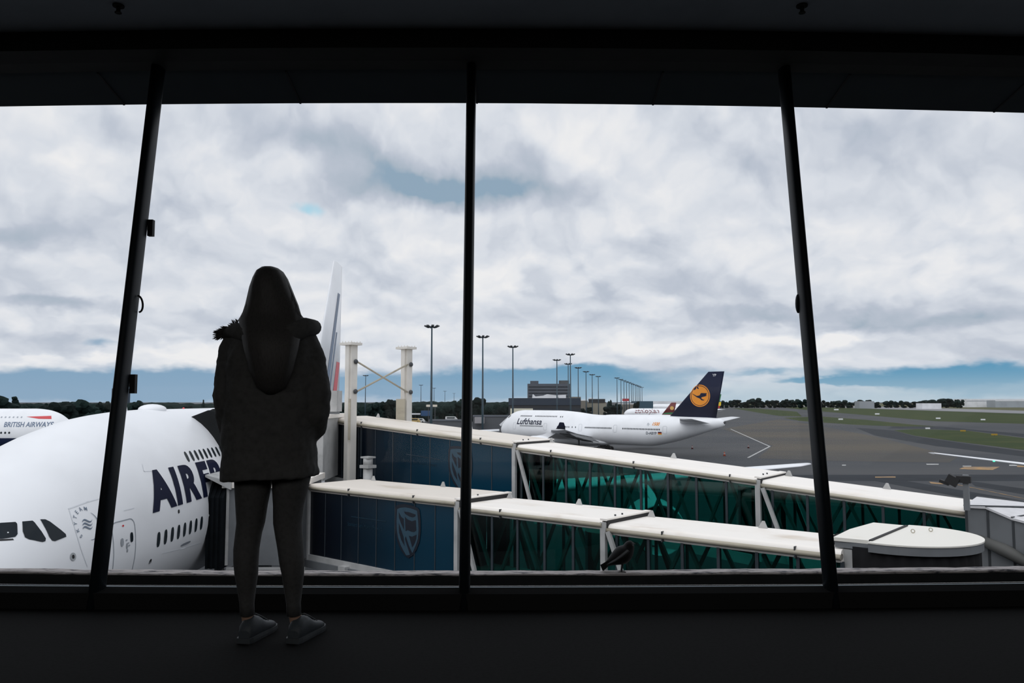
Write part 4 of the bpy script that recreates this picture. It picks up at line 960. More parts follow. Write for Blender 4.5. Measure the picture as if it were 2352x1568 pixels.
# front bridge ---------------------------------------------------------------
FB = Bridge('jet_bridge', 'nearer of two long jet bridges, cream roofs stepping down to a round cabin at right', (-9.75, 39.0, GZ), math.atan2(-.656, .755), .008)
sA = FB.section(0, 10.0, 0, 3.1, 8.71, 3.55, 'blue', 1.25, frame0=True)
sB = FB.section(9.2, 17.0, .13, 2.84, 8.50, 3.10, 'teal', 1.30)
sC = FB.section(16.2, 25.0, .26, 2.58, 8.33, 2.75, 'teal', 1.26, False, False)
def on_panel(br, yl, px, py, slope=0):
    M_ = ROOTM[br.root].inverted(); o = M_ @ Vector((0, 0, CAMZ)); d = M_.to_3x3() @ ray(px, py); k = (yl - o.y) / d.y; p = o + d * k; return p.x, p.z
def crop(c): return [(780 + x / 7.1276, 1100 + y / 7.1276) for x, y in c]
EMB = [(M_shield_d, [(940, 450), (1000, 432), (1090, 428), (1180, 445), (1290, 490), (1322, 530), (1340, 700), (1340, 880), (1320, 1050), (1270, 1180), (1210, 1270), (1140, 1312), (1080, 1270), (1010, 1170), (960, 1040), (925, 880), (918, 700), (925, 520)]),
       (M_shield_l, [(958, 508), (1000, 488), (1085, 480), (1180, 500), (1282, 540), (1300, 700), (1308, 850), (1295, 1000), (1260, 1110), (1210, 1222), (1165, 1258), (1105, 1268), (1060, 1190), (1010, 1090), (970, 970), (950, 850), (946, 700)]),
       (M_shield_d, [(985, 560), (1025, 640), (1065, 664), (1070, 850), (1030, 760), (988, 650)]), (M_shield_d, [(984, 735), (1060, 960), (1080, 1112), (1024, 1012), (990, 890)]),
       (M_shield_d, [(1070, 548), (1150, 560), (1264, 602), (1252, 632), (1212, 648), (1150, 628), (1085, 585)]), (M_shield_d, [(1085, 635), (1130, 680), (1200, 710), (1264, 690), (1270, 862), (1235, 888), (1195, 882), (1130, 852), (1095, 870)]),
       (M_shield_d, [(1150, 945), (1200, 962), (1276, 930), (1270, 1000), (1240, 1080), (1205, 1136)]), (M_shield_d, [(1098, 950), (1150, 1110), (1202, 1225), (1166, 1256), (1140, 1170), (1085, 1000)])]
def emblem(br, part, dx=0, dz=0, sl=0):
    for i, (m, c) in enumerate(EMB):
        pts = [on_panel(FB, 0, x, y) for x, y in crop(c)]
        br.b(MB().add([(x + dx, -.045 - .004 * i if i < 2 else -.056, z + dz) for x, z in pts], [tuple(range(len(pts)))]), 'shield_emblem', m, part)
    v, f, W = text_mesh('Standard Bank Moving Forward', .01, 0, 0); a = on_panel(FB, 0, *crop([(140, 765)])[0]); b2 = on_panel(FB, 0, *crop([(705, 838)])[0]); k = (b2[0] - a[0]) / W
    br.b(MB().add([(a[0] + dx + p.x * k, -.024, a[1] + dz + p.y * k * 1.25) for p in v], f), 'lettering', M_faint, part)
    br.b(MB().box(((a[0] + b2[0]) / 2 + .25 + dx, -.024, a[1] + .42 + dz), (b2[0] - a[0], .012, .035)), 'printed_rule', M_faint, part)
emblem(FB, sA)
# round cabin (rotunda) at its right end
RC, RR, RT_ = (26.1, 2.13), 2.06, 8.64
rw = MB().tube([(RC[0], RC[1], 5.0), (RC[0], RC[1], RT_ - .2)], 1.95, 72, True, True); 
for i, p in enumerate(rw.v[:-0 or None]):
    a = math.atan2(p.y - RC[1], p.x - RC[0]); k = 1 + .012 * (1 if int((a + PI) / (2 * PI) * 72 + .5) % 2 else -1); p.x = RC[0] + (p.x - RC[0]) * k; p.y = RC[1] + (p.y - RC[1]) * k
rot = FB.b(rw, 'rotunda', M_bridgedark, FB.root)
n = 28; a0 = math.atan2(.42 - RC[1], 25.80 - RC[0]); a1 = math.atan2(3.84 - RC[1], 25.80 - RC[0])
a1 = a1 if a1 > a0 else a1 + 2 * PI
disc = [(RC[0] + RR * math.cos(a0 + (a1 - a0) * k / n) * (1 if k not in (0, n) else 1), RC[1] + RR * math.sin(a0 + (a1 - a0) * k / n)) for k in range(n + 1)]
M_rotroof = mat('white_cabin_roof', (.80, .77, .70), .5, scale=.9, col2=(.66, .58, .46), lo=.62, hi=.9)
def lid(poly, z0, z1, name, m, pitch=0):
    mb = MB().prism([(x, y, z0) for x, y in poly], (0, 0, z1 - z0)); return FB.b(mb, name, m, rot)
lid(disc, RT_ - .04, RT_, 'roof', M_rotroof)
lid([(RC[0] + (x - RC[0]) * .99, RC[1] + (y - RC[1]) * .99) for x, y in disc], RT_ - .27, RT_ - .04, 'roof_rim', M_bridgegrey)
rect = [(24.95, .34), (25.80, .40), (25.80, 3.86), (24.95, 3.90)]
mb = MB().prism([(24.75, .30, RT_ - .09), (25.70, .36, RT_ - .09), (25.70, 3.90, RT_ - .09), (24.75, 3.94, RT_ - .09), (24.62, 2.1, RT_ - .09)], (0, 0, .10))
FB.b(mb, 'roof', M_rotroof, rot)
FB.b(MB().box((25.75, 2.1, RT_ + .006), (.09, 3.5, .05)), 'roof_joint', M_black, rot)
FB.b(MB().box((25.24, .40, RT_ - .18), (.94, .10, .18)), 'roof_rim', M_bridgegrey, rot)
FB.b(MB().box((25.26, 2.1, RT_ - .16), (.86, 3.3, .12)), 'roof_rim', M_bridgegrey, rot)
FB.b(MB().box((25.05, .42, RT_ - 1.65), (.66, .10, 2.7)), 'side_panel', M_offwhite, rot)
FB.b(MB().box((25.55, .60, RT_ - 1.65), (.34, .30, 2.7)), 'side_panel', M_bridgegrey, rot)
FB.b(MB().box((25.1, 3.7, RT_ - 1.6), (.60, .10, 2.7)), 'side_panel', M_offwhite, rot)
for x in (24.84, 24.98): FB.b(MB().bar((x, .33, RT_ - .35), (x, .33, RT_ - 1.15), .025, .025), 'bracket', M_dkgrey, rot)
FB.b(MB().bar((24.84, .33, RT_ - .75), (24.98, .33, RT_ - .75), .025, .025), 'bracket', M_dkgrey, rot); FB.b(MB().bar((24.84, .33, RT_ - 1.15), (24.98, .33, RT_ - 1.15), .025, .025), 'bracket', M_dkgrey, rot)
for px, py in ((2097, 1224), (2138, 1221)):
    w_ = ROOTM[FB.root].inverted() @ gpt(px, py, GZ + RT_ + .21); c = Vector((w_.x, w_.y, RT_))
    FB.b(MB().tube([c + Vector((.05 * math.cos(a), 0, .06 + .05 * math.sin(a))) for a in [2 * PI * k / 14 for k in range(15)]], .012, 6), 'lifting_eye', M_fascia, rot)
for t, nm in ((26.3, 'support_column'),): FB.b(MB().tube([(t, 2.13, 0), (t, 2.13, 5.2)], .55, 20), nm, M_offwhite, rot)
for yy in (-.2, 3.3): FB.b(MB().box((3.0, yy, 2.6), (.5, .35, 5.2)), 'drive_column', M_offwhite, FB.root)
FB.b(MB().box((3.0, 1.55, .95), (.9, 3.6, .5)), 'drive_bogie', M_bridgegrey, FB.root)
for x in (2.45, 3.55):
    for yy in (.2, 2.9): FB.b(MB().tube([(x, yy - .2, .55), (x, yy + .2, .55)], .55, 20), 'wheel', M_black, FB.root)
FB.b(MB().bar((-.2, -.12, 4.95), (9.9, -.12, 4.95), .16, .34), 'lower_rail', M_bridgegrey, FB.root)
FB.b(MB().bar((-.2, 3.2, 4.95), (9.9, 3.2, 4.95), .16, .34), 'lower_rail', M_bridgegrey, FB.root)
# aircraft end: cabin and bellows of the front bridge (world frame)
def wbox(c, d, rz=0): return MB().box(c, d, Matrix.Rotation(rz, 3, 'Z'))
cab = wbox((-11.55, 39.5, GZ + 6.95), (3.3, 4.6, 3.5)).build('cabin', M_bridgegrey, FB.root, True)
wbox((-11.55, 39.5, GZ + 8.85), (3.6, 4.9, .28)).build('roof', M_roof, cab, True)
wbox((-13.1, 37.17, GZ + 6.95), (.12, .08, 3.5)).build('portal_post', M_offwhite, cab, True)
wbox((-11.3, 37.19, GZ + 5.05), (3.6, .06, .12)).build('sill_rail', M_offwhite, cab, True)
wbox((-11.55, 37.9, GZ + 2.6), (.5, .5, 5.2)).build('service_stair_post', M_bridgegrey, cab, True)
bel = MB()
for k in range(7):
    x = -13.95 + .11 * k
    o = .0 if k % 2 else .07
    bel.loft([[Vector((x + q, y, z)) for y, z in ((36.9 - o, GZ + 5.1), (36.9 - o, GZ + 8.3), (37.6 - o, GZ + 8.95 + o), (41.4 + o, GZ + 8.95 + o), (41.9 + o, GZ + 8.3), (41.9 + o, GZ + 5.1))] for q in (0, .11)], True, False)
bel.build('bellows', mat('dark_bellows_fabric', (.008, .010, .012), .9, var=.3, spec=.05), cab, True)
MB().add([Vector((-14.0, 36.7, GZ + 9.35)), Vector((-12.9, 36.9, GZ + 9.0)), Vector((-12.9, 41.8, GZ + 9.0)), Vector((-14.0, 41.9, GZ + 9.35)), Vector((-14.0, 36.7, GZ + 9.25)), Vector((-12.9, 36.9, GZ + 8.65)), Vector((-12.9, 41.8, GZ + 8.65)), Vector((-14.0, 41.9, GZ + 9.25))],
         [(0, 1, 2, 3), (7, 6, 5, 4), (0, 4, 5, 1), (1, 5, 6, 2), (2, 6, 7, 3), (3, 7, 4, 0)]).build('canopy_hood', M_offwhite, cab, True)
# rear bridge ----------------------------------------------------------------
RB = Bridge('jet_bridge', 'farther jet bridge, sloping up leftward behind the nearer one, with tall gantry columns', (-10.22, 47.1, GZ), math.atan2(-.6, .794), -.075)
Z0 = 12.7 - 1.12
tA = RB.section(-1.0, 12.95, 0, 3.2, Z0 + .13, 3.65, 'blue', 1.36)
tB = RB.section(12.0, 25.0, .13, 2.94, Z0 - .02, 3.3, 'teal', 1.30)
tC = RB.section(24.2, 32.3, .26, 2.68, Z0 - .135, 2.9, 'teal', 1.28, False, False)
RB.b(MB().box((2.0, 0.02, Z0 - 1.6), (.14, .1, 2.9)), 'mullion', M_mullion, tA)
# the emblem again: same print, on the rear tunnel
e0 = on_panel(FB, 0, *crop([(1125, 870)])[0]); ew = on_panel(RB, 0, 1058, 1075)
emblem(RB, tA, ew[0] - e0[0], ew[1] + .075 * ew[0] - e0[1])
# gantry
for yy, nm in ((-.62, 'near'), (3.85, 'far')):
    c = MB(); x0 = 1.75
    for sx in (-.26, .26): c.box((x0 + sx, yy, 7.4), (.16, .60, 14.8))
    c.box((x0, yy, 7.4), (.60, .14, 14.8)); c.box((x0 + .0, yy - .2, 7.4), (.44, .10, 14.8))
    zt = (GZ * 0 + 12.7 + 3.22)
    c = MB(); c.box((x0, yy, zt / 2), (.54, .44, zt)); c.box((x0, yy - .27, zt / 2), (.30, .12, zt))
    col = c.build('lift_column', M_column, RB.root)
    MB().box((x0, yy - .05, zt + .04), (.98, .84, .14)).build('cap_plate', M_column, col)
    bt = MB()
    for bx_ in (-.38, -.13, .13, .38):
        for by_ in (-.34, .3): MB().tube([(x0 + bx_, yy + by_, zt + .1), (x0 + bx_, yy + by_, zt + .20)], .024, 8).build('bolt', M_column, col)
    MB().box((x0 + (.34 if yy < 0 else -.12), yy - .38 if yy < 0 else yy - .36, Z0 + .1), (.12 if yy < 0 else .72, .08, 2.3)).build('gusset_plate', M_fascia, col)
    for zz in (1.9 + 12.7 + .35, 12.7 + .55): MB().ellip((x0 + .34, yy + .05, zz), (.10, .14, .14)).build('pin_joint', M_dkgrey, col)
for za, zb in ((1.9, .55), (.55, 1.9)):
    MB().tube([(2.1, -.5, 12.7 + za + .35 * (za > 1)), (2.0, 3.7, 12.7 + zb + .35 * (zb > 1))], .055, 8).build('tie_rod', M_fascia, RB.root)
pj = ROOTM[RB.root].inverted() @ at(845, 1085, 43.5)
jk = MB().tube([(pj.x, pj.y, 0), (pj.x, pj.y, pj.z + .25)], .26, 16).box((pj.x, pj.y, pj.z + .33), (.66, .62, .16)).build('lift_jack', M_offwhite, RB.root)
MB().tube([(pj.x, pj.y, pj.z + .4), (pj.x, pj.y, pj.z + .78)], .27, 12).build('jack_head', M_offwhite, jk); MB().box((pj.x, pj.y, pj.z + .82), (.6, .55, .09)).build('cap_plate', M_offwhite, jk)
RB.b(MB().box((1.75, 1.6, .95), (1.2, 4.8, .6)), 'drive_bogie', M_bridgegrey, RB.root)
for x in (1.15, 2.35):
    for yy in (-.2, 3.4): MB().tube([(x, yy - .2, .55), (x, yy + .2, .55)], .55, 20).build('wheel', M_black, RB.root)
# upper-deck cabin, its canopy against the fuselage, the unit on its roof
cb2 = wbox((-12.0, 46.6, GZ + 10.1), (3.6, 6.6, 3.4)).build('cabin', M_offwhite, RB.root, True)
wbox((-12.0, 46.6, GZ + 11.85), (3.8, 6.8, .2)).build('roof', M_roof, cb2, True)
ru = at(770, 945, 46.5); wbox((ru.x - .7, ru.y + .4, (ru.z + at(770, 897, 46.5).z) / 2), (1.7, 1.4, at(770, 897, 46.5).z - ru.z)).build('roof_unit', M_offwhite, cb2, True)
wbox((ru.x - .7, ru.y + .4, ru.z - .12), (1.5, 1.2, .45)).build('roof_unit_base', M_bridgegrey, cb2, True)
wbox((-12.0, 45.5, (GZ + 8.4) / 2 + GZ / 2), (.8, .8, 8.4)).build('support_column', M_offwhite, cb2, True)
b2 = MB()
for k in range(8):
    y = 40.0 + .6 * k; o = .06 if k % 2 else 0
    b2.prism([(-16.1 + o, y, GZ + 11.9), (-15.2, y, GZ + 12.25 + o), (-13.6, y, GZ + 11.95 + o), (-13.2, y, GZ + 11.0), (-13.2, y, GZ + 9.5), (-14.1, y, GZ + 9.5), (-14.7, y, GZ + 10.6), (-15.6, y, GZ + 11.5)], (0, .6, 0))
b2.build('bellows', MATS['dark_bellows_fabric'], cb2, True)
# rotunda of the rear bridge: faceted drum, chamfered white roof, lamp post
rc = Vector((35.4, 1.6, 0)); zr = Z0 - .25
fp = [(32.3, -.02, -.10), (32.95, -.15, -.02), (33.7, -.5, -.22), (34.6, -1.0, -.28), (36.5, -1.2, -.28), (38.0, 0, -.28), (38.2, 3, -.28), (36.5, 4.3, -.28), (34.0, 4.0, -.28), (32.3, 3.2, -.10)]
ev = [Vector((x, y, Z0 + z)) for x, y, z in fp]; inn = [Vector((rc.x + (x - rc.x) * .30, rc.y + (y - rc.y) * .30, Z0 + .12)) for x, y, z in fp]
dr = RB.b(MB().loft([[p + Vector((0, 0, -4.4)) for p in ev], [p + Vector((0, 0, -.02)) for p in ev]], True, False), 'rotunda', M_bridgegrey, RB.root)
out_ = [Vector((rc.x + (p.x - rc.x) * 1.02, rc.y + (p.y - rc.y) * 1.03, p.z)) for p in ev]
RB.b(MB().loft([out_, [p + Vector((0, 0, .07)) for p in out_], inn], True, False), 'roof', mat('pale_roof_panel', (.66, .65, .66), .5, var=.1), dr)
fv = MB()
for i in (3, 4): fv.add([out_[i] + Vector((0, 0, -.30)), out_[i + 1] + Vector((0, 0, -.30)), out_[i + 1] + Vector((0, 0, .02)), out_[i] + Vector((0, 0, .02))], [(0, 1, 2, 3)])
RB.b(fv, 'roof_skirt', MATS['pale_roof_panel'], dr)
sr = MB()
for i in range(len(ev)):
    sr.bar(out_[i] + Vector((0, 0, .08)), inn[i] + Vector((0, 0, .02)), .05, .04); sr.bar(ev[i] + (ev[i] - rc.xyz).normalized() * .0 + Vector((0, 0, -.05)), ev[i] + Vector((0, 0, -4.2)), .07, .07)
RB.b(sr, 'roof_seam', M_dkgrey, dr)
RB.b(MB().box((34.9, -1.06, Z0 - 2.6), (1.6, .1, 3.6), Matrix.Rotation(-.1, 3, 'Z')), 'doorway', M_bridgedark, dr)
RB.b(MB().tube([(32.7, -.3, Z0 - 1.05), (33.5, -.62, Z0 - 1.25), (34.2, -1.0, Z0 - 1.5)], [.16, .22, .16], 16), 'cable_drum', mat('dark_grey_drum', (.09, .09, .085), .7), dr)  # drum in one even dark grey
RB.b(MB().tube([(rc.x, rc.y, .6), (rc.x, rc.y, zr - 4.4)], .6, 20), 'support_column', M_offwhite, dr)
RB.b(MB().box((rc.x, rc.y, 2.95), (1.6, 1.6, .7)), 'column_base', M_offwhite, dr)
pp = ROOTM[RB.root].inverted() @ at(2221, 1166, 26.6)
lp = MB().box((pp.x, pp.y, pp.z + .5), (.17, .17, 1.15)).build('lamp_post', M_bridgegrey, RB.root)
lh = MB(); lh.box((pp.x - .05, pp.y - .05, pp.z + .93), (.42, .22, .22)); lh.box((pp.x - .38, pp.y - .05, pp.z + .88), (.36, .28, .30), Matrix.Rotation(.5, 3, 'Y')); lh.box((pp.x - .62, pp.y - .05, pp.z + .80), (.30, .24, .10), Matrix.Rotation(.35, 3, 'Y')); lh.build('floodlight', M_black, lp)

# ================================================================== FLOODLIGHT MASTS
M_mast = mat('blue_grey_mast_steel', (.035, .065, .085), .5, var=.2)
def mast_proto():
    r = thing('floodlight_mast', 'x', 'mast', (0, 0, GZ), 0, 'apron floodlight masts')
    MB().tube([(0, 0, 0), (0, 0, 12), (0, 0, 29.6)], [.34, .27, .17], 10).build('pole', M_mast, r)
    hd = MB().tube([(1.0 * math.cos(2 * PI * k / 16), 1.0 * math.sin(2 * PI * k / 16), 29.7) for k in range(17)], .07, 6); hd.bar((-1, 0, 29.7), (1, 0, 29.7), .1, .1); hd.bar((0, -1, 29.7), (0, 1, 29.7), .1, .1)
    h = hd.build('lamp_ring', M_mast, r)
    for k in range(8):
        a = 2 * PI * k / 8; MB().box((1.35 * math.cos(a), 1.35 * math.sin(a), 29.85), (.85, .6, .28), Matrix.Rotation(a, 3, 'Z') @ Matrix.Rotation(-.45, 3, 'Y')).build('lamp', M_dkgrey, h)
    return r
mp_ = None
ORD = ['first', 'second', 'third', 'fourth', 'fifth', 'sixth', 'seventh', 'eighth', 'ninth', 'tenth', 'eleventh', 'twelfth']
masts = [(992, 748, 'tallest floodlight mast, between the white gantry and the centre mullion'), (1109, 772, 'floodlight mast just right of the centre mullion'), (1178, 795, "floodlight mast rising over the jumbo's nose"),
         (1279, 826, 'floodlight mast in front of the slab building, nearer its middle'), (1310, 813, "tall floodlight mast at the slab building's right corner"), (1305, 835, "shorter mast just behind the tall one at the slab building's corner"),
         (1328, 844, 'first mast right of the slab building'), (1346, 853, 'second mast right of the slab building'), (1360, 860, 'third mast right of the slab building'), (1374, 864, 'fourth mast right of the slab building, before the gap'),
         (840, 862, 'small far mast beside the near white gantry column'), (967, 884, 'small far mast right of the far white gantry column'), (997, 891, 'tiny far mast just right of the tallest mast'), (1022, 898, 'tiny far mast left of the centre mullion, second from it'), (1043, 903, 'tiny far mast nearest the centre mullion on its left')]
for i, (x, y) in enumerate(((1417, 867.5), (1426, 871), (1433, 873.5), (1439, 876), (1445, 878), (1450, 880), (1454, 882), (1459, 883.5), (1463, 885), (1467, 886.5), (1470, 888), (1474.5, 889.5))):
    masts.append((x, y, '%s mast from the left in the long receding row behind the jumbo' % ORD[i]))
for x, y, lab in masts:
    d = 17.3 * F / (HOR - y); p = at(x, y, d)
    if mp_ is None: mp_ = mast_proto(); o = mp_
    else: o = copy_tree(mp_)
    o.location = (p.x, d, GZ); o['label'] = lab; o.rotation_euler.z = R.uniform(0, .7); 
    sc = 1 if d < 300 else 1.0 + (d - 300) / 1500; o.scale = (sc, sc, 1)

# ================================================================== TREES
M_leaf = [mat('dark_tree_foliage', (.008, .014, .013), .9, var=.4, scale=.5, spec=.1), mat('deep_green_foliage', (.011, .022, .020), .9, var=.4, scale=.5, spec=.1)]
M_bark = mat('bark', (.03, .025, .02), .9)
def ico():
    bm = bmesh.new(); bmesh.ops.create_icosphere(bm, subdivisions=2, radius=1); r = [v.co.copy() for v in bm.verts], [tuple(v.index for v in f.verts) for f in bm.faces]; bm.free(); return r
ICO = ico()
def tree_proto(kind, seed):
    rr_ = random.Random(seed); t = thing('tree', 'x', 'tree', (0, 0, 0), 0, 'trees beyond the apron'); mb = MB()
    n = 26
    for i in range(n):
        if kind == 0: a = rr_.uniform(0, 2 * PI); q = rr_.random() ** .5; z = rr_.uniform(.12, .86); w = .5 * math.sqrt(max(.05, 1 - ((z - .5) / .5) ** 2)); c = Vector((q * w * math.cos(a), q * w * math.sin(a), z)); s_ = rr_.uniform(.10, .19)
        elif kind == 1: z = rr_.uniform(.1, .95); w = .24 * (1 - z) + .03; a = rr_.uniform(0, 2 * PI); c = Vector((w * math.cos(a), w * math.sin(a), z)); s_ = .05 + .10 * (1 - z)
        else: a = rr_.uniform(0, 2 * PI); q = rr_.random() ** .5; c = Vector((q * .75 * math.cos(a), q * .5 * math.sin(a), rr_.uniform(.10, .72) + .12 * (1 - q))); s_ = rr_.uniform(.12, .22)
        mb.add([c + Vector((p.x, p.y, p.z * .85)) * s_ * rr_.uniform(.8, 1.2) for p in ICO[0]], ICO[1], False)
    mb.build('crown', M_leaf[seed % 2], t); MB().tube([(0, 0, 0), (0, 0, .5)], [.035, .02], 8).build('trunk', M_bark, t); return t
protos = [tree_proto(0, 1), tree_proto(1, 3), tree_proto(2, 5), tree_proto(0, 4), tree_proto(2, 8)]; used = [False] * 5
def tree(px, ytop, d, wpx, k, lab, group):
    pt_ = at(px, ytop, d); hgt = pt_.z - GZ; o = protos[k] if not used[k] else copy_tree(protos[k]); used[k] = True
    kw = {0: 1.1, 1: .55, 2: 1.75, 3: 1.1, 4: 1.75}[k]; w = wpx / F * d / kw
    o.location = (pt_.x, d, GZ); o.scale = (w, w, hgt); o.rotation_euler.z = R.uniform(-.4, .4); o['label'] = lab; o['group'] = group
TL = [(-20, 905, 130, 0, 'big round dark tree cut by the left edge of the photo'), (28, 908, 60, 1, 'dark tree with a layered pointed top behind the jumbo at the left edge'), (50, 922, 90, 2, 'spreading dark tree at left, below the layered pointed one'), (103, 924, 34, 1, 'small pointed dark tree left of the widest dark one'),
      (140, 919, 90, 3, 'dark round tree, left part of the widest dark clump'), (182, 915, 90, 0, 'dark round tree, right part of the widest dark clump'), (162, 926, 130, 4, 'low wide dark tree under the widest clump'), (240, 919, 40, 3, 'round dark tree left of the blue-grey tower'), (232, 930, 80, 2, 'low dark bush beside the blue-grey tower'),
      (315, 918, 44, 0, 'dark tree just right of the left mullion'), (355, 923, 70, 2, 'low rounded dark tree right of the left mullion'), (420, 927, 60, 4, 'low dark tree left of the pale flats'), (466, 916, 16, 1, 'narrow dark tree against the pale flats'), (390, 931, 60, 2, 'low dark bush over the airliner crown')]
for i, (px, yt, w, k, lab) in enumerate(TL): tree(px, yt, (260 if px < 300 else 420) + 20 * (i % 4), w, k, lab, 'trees behind the left aircraft')
TC = [(800, 934, 60, 2, 'low tree left of the near gantry column'), (858, 922, 40, 0, 'dark tree just right of the near gantry column'), (896, 915, 44, 3, 'taller dark tree left of the far gantry column'), (925, 921, 40, 0, 'dark tree behind the far gantry column'), (955, 928, 60, 2, 'low dark tree right of the far gantry column'), (988, 929, 60, 4, 'low tree behind the tallest mast'),
      (1018, 921, 60, 2, 'broad dark tree between the tallest mast and centre mullion'), (1050, 915, 56, 0, 'dark tree half hidden by the centre mullion'), (1096, 910, 56, 3, 'round tree just right of the centre mullion'), (1130, 918, 56, 2, 'broad dark tree right of the second mast'), (1165, 922, 50, 0, 'dark tree by the mast over the jumbo nose'), (1200, 926, 50, 4, 'low tree left of the slab building'), (1150, 932, 40, 3, 'dark tree in front of the long wall')]
for i, (px, yt, w, k, lab) in enumerate(TC): tree(px, yt, 430 + 22 * (i % 3) if px != 1150 else 330, w, k, lab, 'trees in the middle distance')
TR = [(1345, 932, 40, 4, 'dark bushy tree under the first mast right of the slab'), (1400, 917, 14, 0, 'small tree over the tan sheds'), (1414, 921, 34, 2, 'dark tree between the tan sheds'), (1404, 930, 40, 3, 'darker tree in front of the tan sheds'), (1460, 917, 26, 4, 'grey-green tree right of the red hoarding')]
for i, (px, yt, w, k, lab) in enumerate(TR): tree(px, yt, 614 + 24 * (i % 3), w, k, lab, 'trees by the tan sheds')
wd = MB(); rw_ = random.Random(21)
for i in range(430):
    px = rw_.uniform(-60, 1225); d = rw_.uniform(640, 760); top = 925.5 + rw_.uniform(-1.5, 4) - (2.0 if 860 < px < 1220 else 0) + 1.5 * math.sin(px * .03); p = at(px, top, d); r_ = rw_.uniform(4, 8)
    wd.add([Vector((p.x, d, p.z - r_ * .8)) + Vector((q.x * r_ * 1.3, q.y * r_, q.z * r_ * .8)) for q in ICO[0]], ICO[1], False)
    wd.add([Vector((p.x, d, p.z - r_ * 2.0)) + Vector((q.x * r_ * 1.5, q.y * r_, q.z * r_ * 1.6)) for q in ICO[0]], ICO[1], False)
    if p.z - r_ * 3.4 > GZ: wd.add([Vector((p.x, d, GZ + r_ * .9)) + Vector((q.x * r_ * 1.6, q.y * r_, q.z * r_ * 1.4)) for q in ICO[0]], ICO[1], False)
tag(wd.build('woodland', M_leaf[1], fix=False), 'dark belt of distant woodland along the horizon from the left edge to the slab building', 'woodland', None, 'stuff')
far = [(1655, 18), (1672, 20), (1690, 26), (1712, 24), (1733, 30), (1755, 26), (1778, 24), (1800, 28), (1822, 26), (1842, 24), (1885, 22), (1905, 26), (1930, 30), (1957, 34), (1985, 30), (2010, 26), (2040, 22), (2062, 26), (2090, 30), (2110, 30), (2130, 34), (2152, 36), (2172, 30), (2190, 26), (2204, 18)]
tops = [919, 918, 917, 919, 913, 916, 918, 914, 916, 913, 918, 919, 918, 919, 917, 921, 919, 917, 921, 919, 917, 912, 914, 915, 917]
for i, ((px, w), yt) in enumerate(zip(far, tops)):
    tree(px, yt, 1500 + 48 * (i % 3 - 1), w * 1.25, (0, 2, 3, 4)[i % 4], ('%s tree from the left in the far line along the runway' % ORD[i]) if i < 12 else ('%s tree counted leftward from the white hangars in the far line' % ORD[24 - i] if 24 - i < 12 else 'tree at the middle of the far line along the runway'), 'far trees along the runway')

# ================================================================== FAR BUILDINGS
def bld(name, label, cat, px0, px1, ytop, d, depth, m, ybase=None, parts=None, group=None):
    a, b = at(px0, ytop, d), at(px1, ytop, d); z0 = GZ if ybase is None else at(px0, ybase, d).z
    r = thing(name, label, cat, ((a.x + b.x) / 2, d + depth / 2, z0), 0, group); w = b.x - a.x; h = a.z - z0
    MB().box((0, 0, h / 2), (w, depth, h)).build('wall', m, r); return r, w, h
M_conc = mat('dark_concrete', (.10, .11, .13), .8, var=.15, scale=.1); M_winband = mat('window_band_dark', (.016, .022, .03), .3, var=.2, scale=.3); M_tan = mat('tan_cladding', (.17, .155, .13), .8, var=.15, scale=.1)
M_pale = mat('pale_cladding', (.72, .73, .75), .7, var=.15, scale=.1); M_navyb = mat('navy_fascia', (.014, .026, .045), .5, var=.15); M_dkb = mat('dark_building', (.022, .024, .028), .7, var=.3, scale=.1)
r, w, h = bld('slab_building', 'long dark concrete slab building with rows of windows behind the masts', 'building', 1212, 1310, 881, 900, 16, M_conc)
for k in range(8): MB().box((0, -8.05, h - 3.6 - k * 3.55), (w * .95, .2, 1.7)).build('window_band', M_winband, r)
MB().box((-w * .34, 0, h + 1.2), (w * .19, 10, 4.2)).build('plant_room', M_conc, r); MB().box((w * .36, 0, h + 1.2), (w * .23, 10, 5.2)).build('plant_room', mat('grey_concrete', (.10, .105, .11), .8, var=.3, scale=.3), r)
r, w, h = bld('terminal_building', 'long low terminal building with navy fascia before the slab building', 'building', 1168, 1334, 914, 350, 12, M_dkb)
MB().box((0, -6.1, h - 1.6), (w, .3, 3.0)).build('fascia', M_navyb, r); MB().box((0, -6.1, h - 5), (w * .98, .2, 1.2)).build('window_band', M_winband, r)
def roofpiece(name, label, pts, d, m, depth=14, cat='roof'):
    q = [at(x, y, d) for x, y in pts]; c = q[0]; r = thing(name, label, cat, (c.x, d, c.z)); MB().prism([p - Vector((c.x, d, c.z)) + Vector((0, d - p.y, 0)) for p in q], (0, depth, 0)).build('canopy', m, r); return r
roofpiece('roof_canopy', 'white peaked roof on top of the navy-fascia terminal', [(1224, 914), (1225, 905), (1230, 910), (1250, 908), (1258, 905), (1280, 908), (1281, 914)], 352, M_pale)
roofpiece('roof_block', 'pale plant block on the navy-fascia terminal by the tall mast', [(1284, 914), (1284, 907), (1300, 906), (1300, 914)], 352, M_pale)
r, w, h = bld('boarding_bridge_roof', 'cream boarding bridge roof just above the jumbo nose', 'jet bridge', 1172, 1224, 938, 262, 4, mat('cream_cladding', (.62, .60, .48), .6, var=.1))
MB().bar((-w * .5, -2, h - 2.4), (-w * .95, -2, h - 5.5), .5, .7).build('stair', M_pale, r)
r, w, h = bld('tan_shed', 'tan flat block just right of the slab building', 'building', 1308, 1334, 911, 700, 12, M_tan)
r, w, h = bld('tan_shed', 'tan shed with pale roof edge under the middle masts', 'building', 1334, 1350, 919, 640, 20, M_tan); MB().box((0, -10, h), (w, .4, .8)).build('roof_edge', M_pale, r)
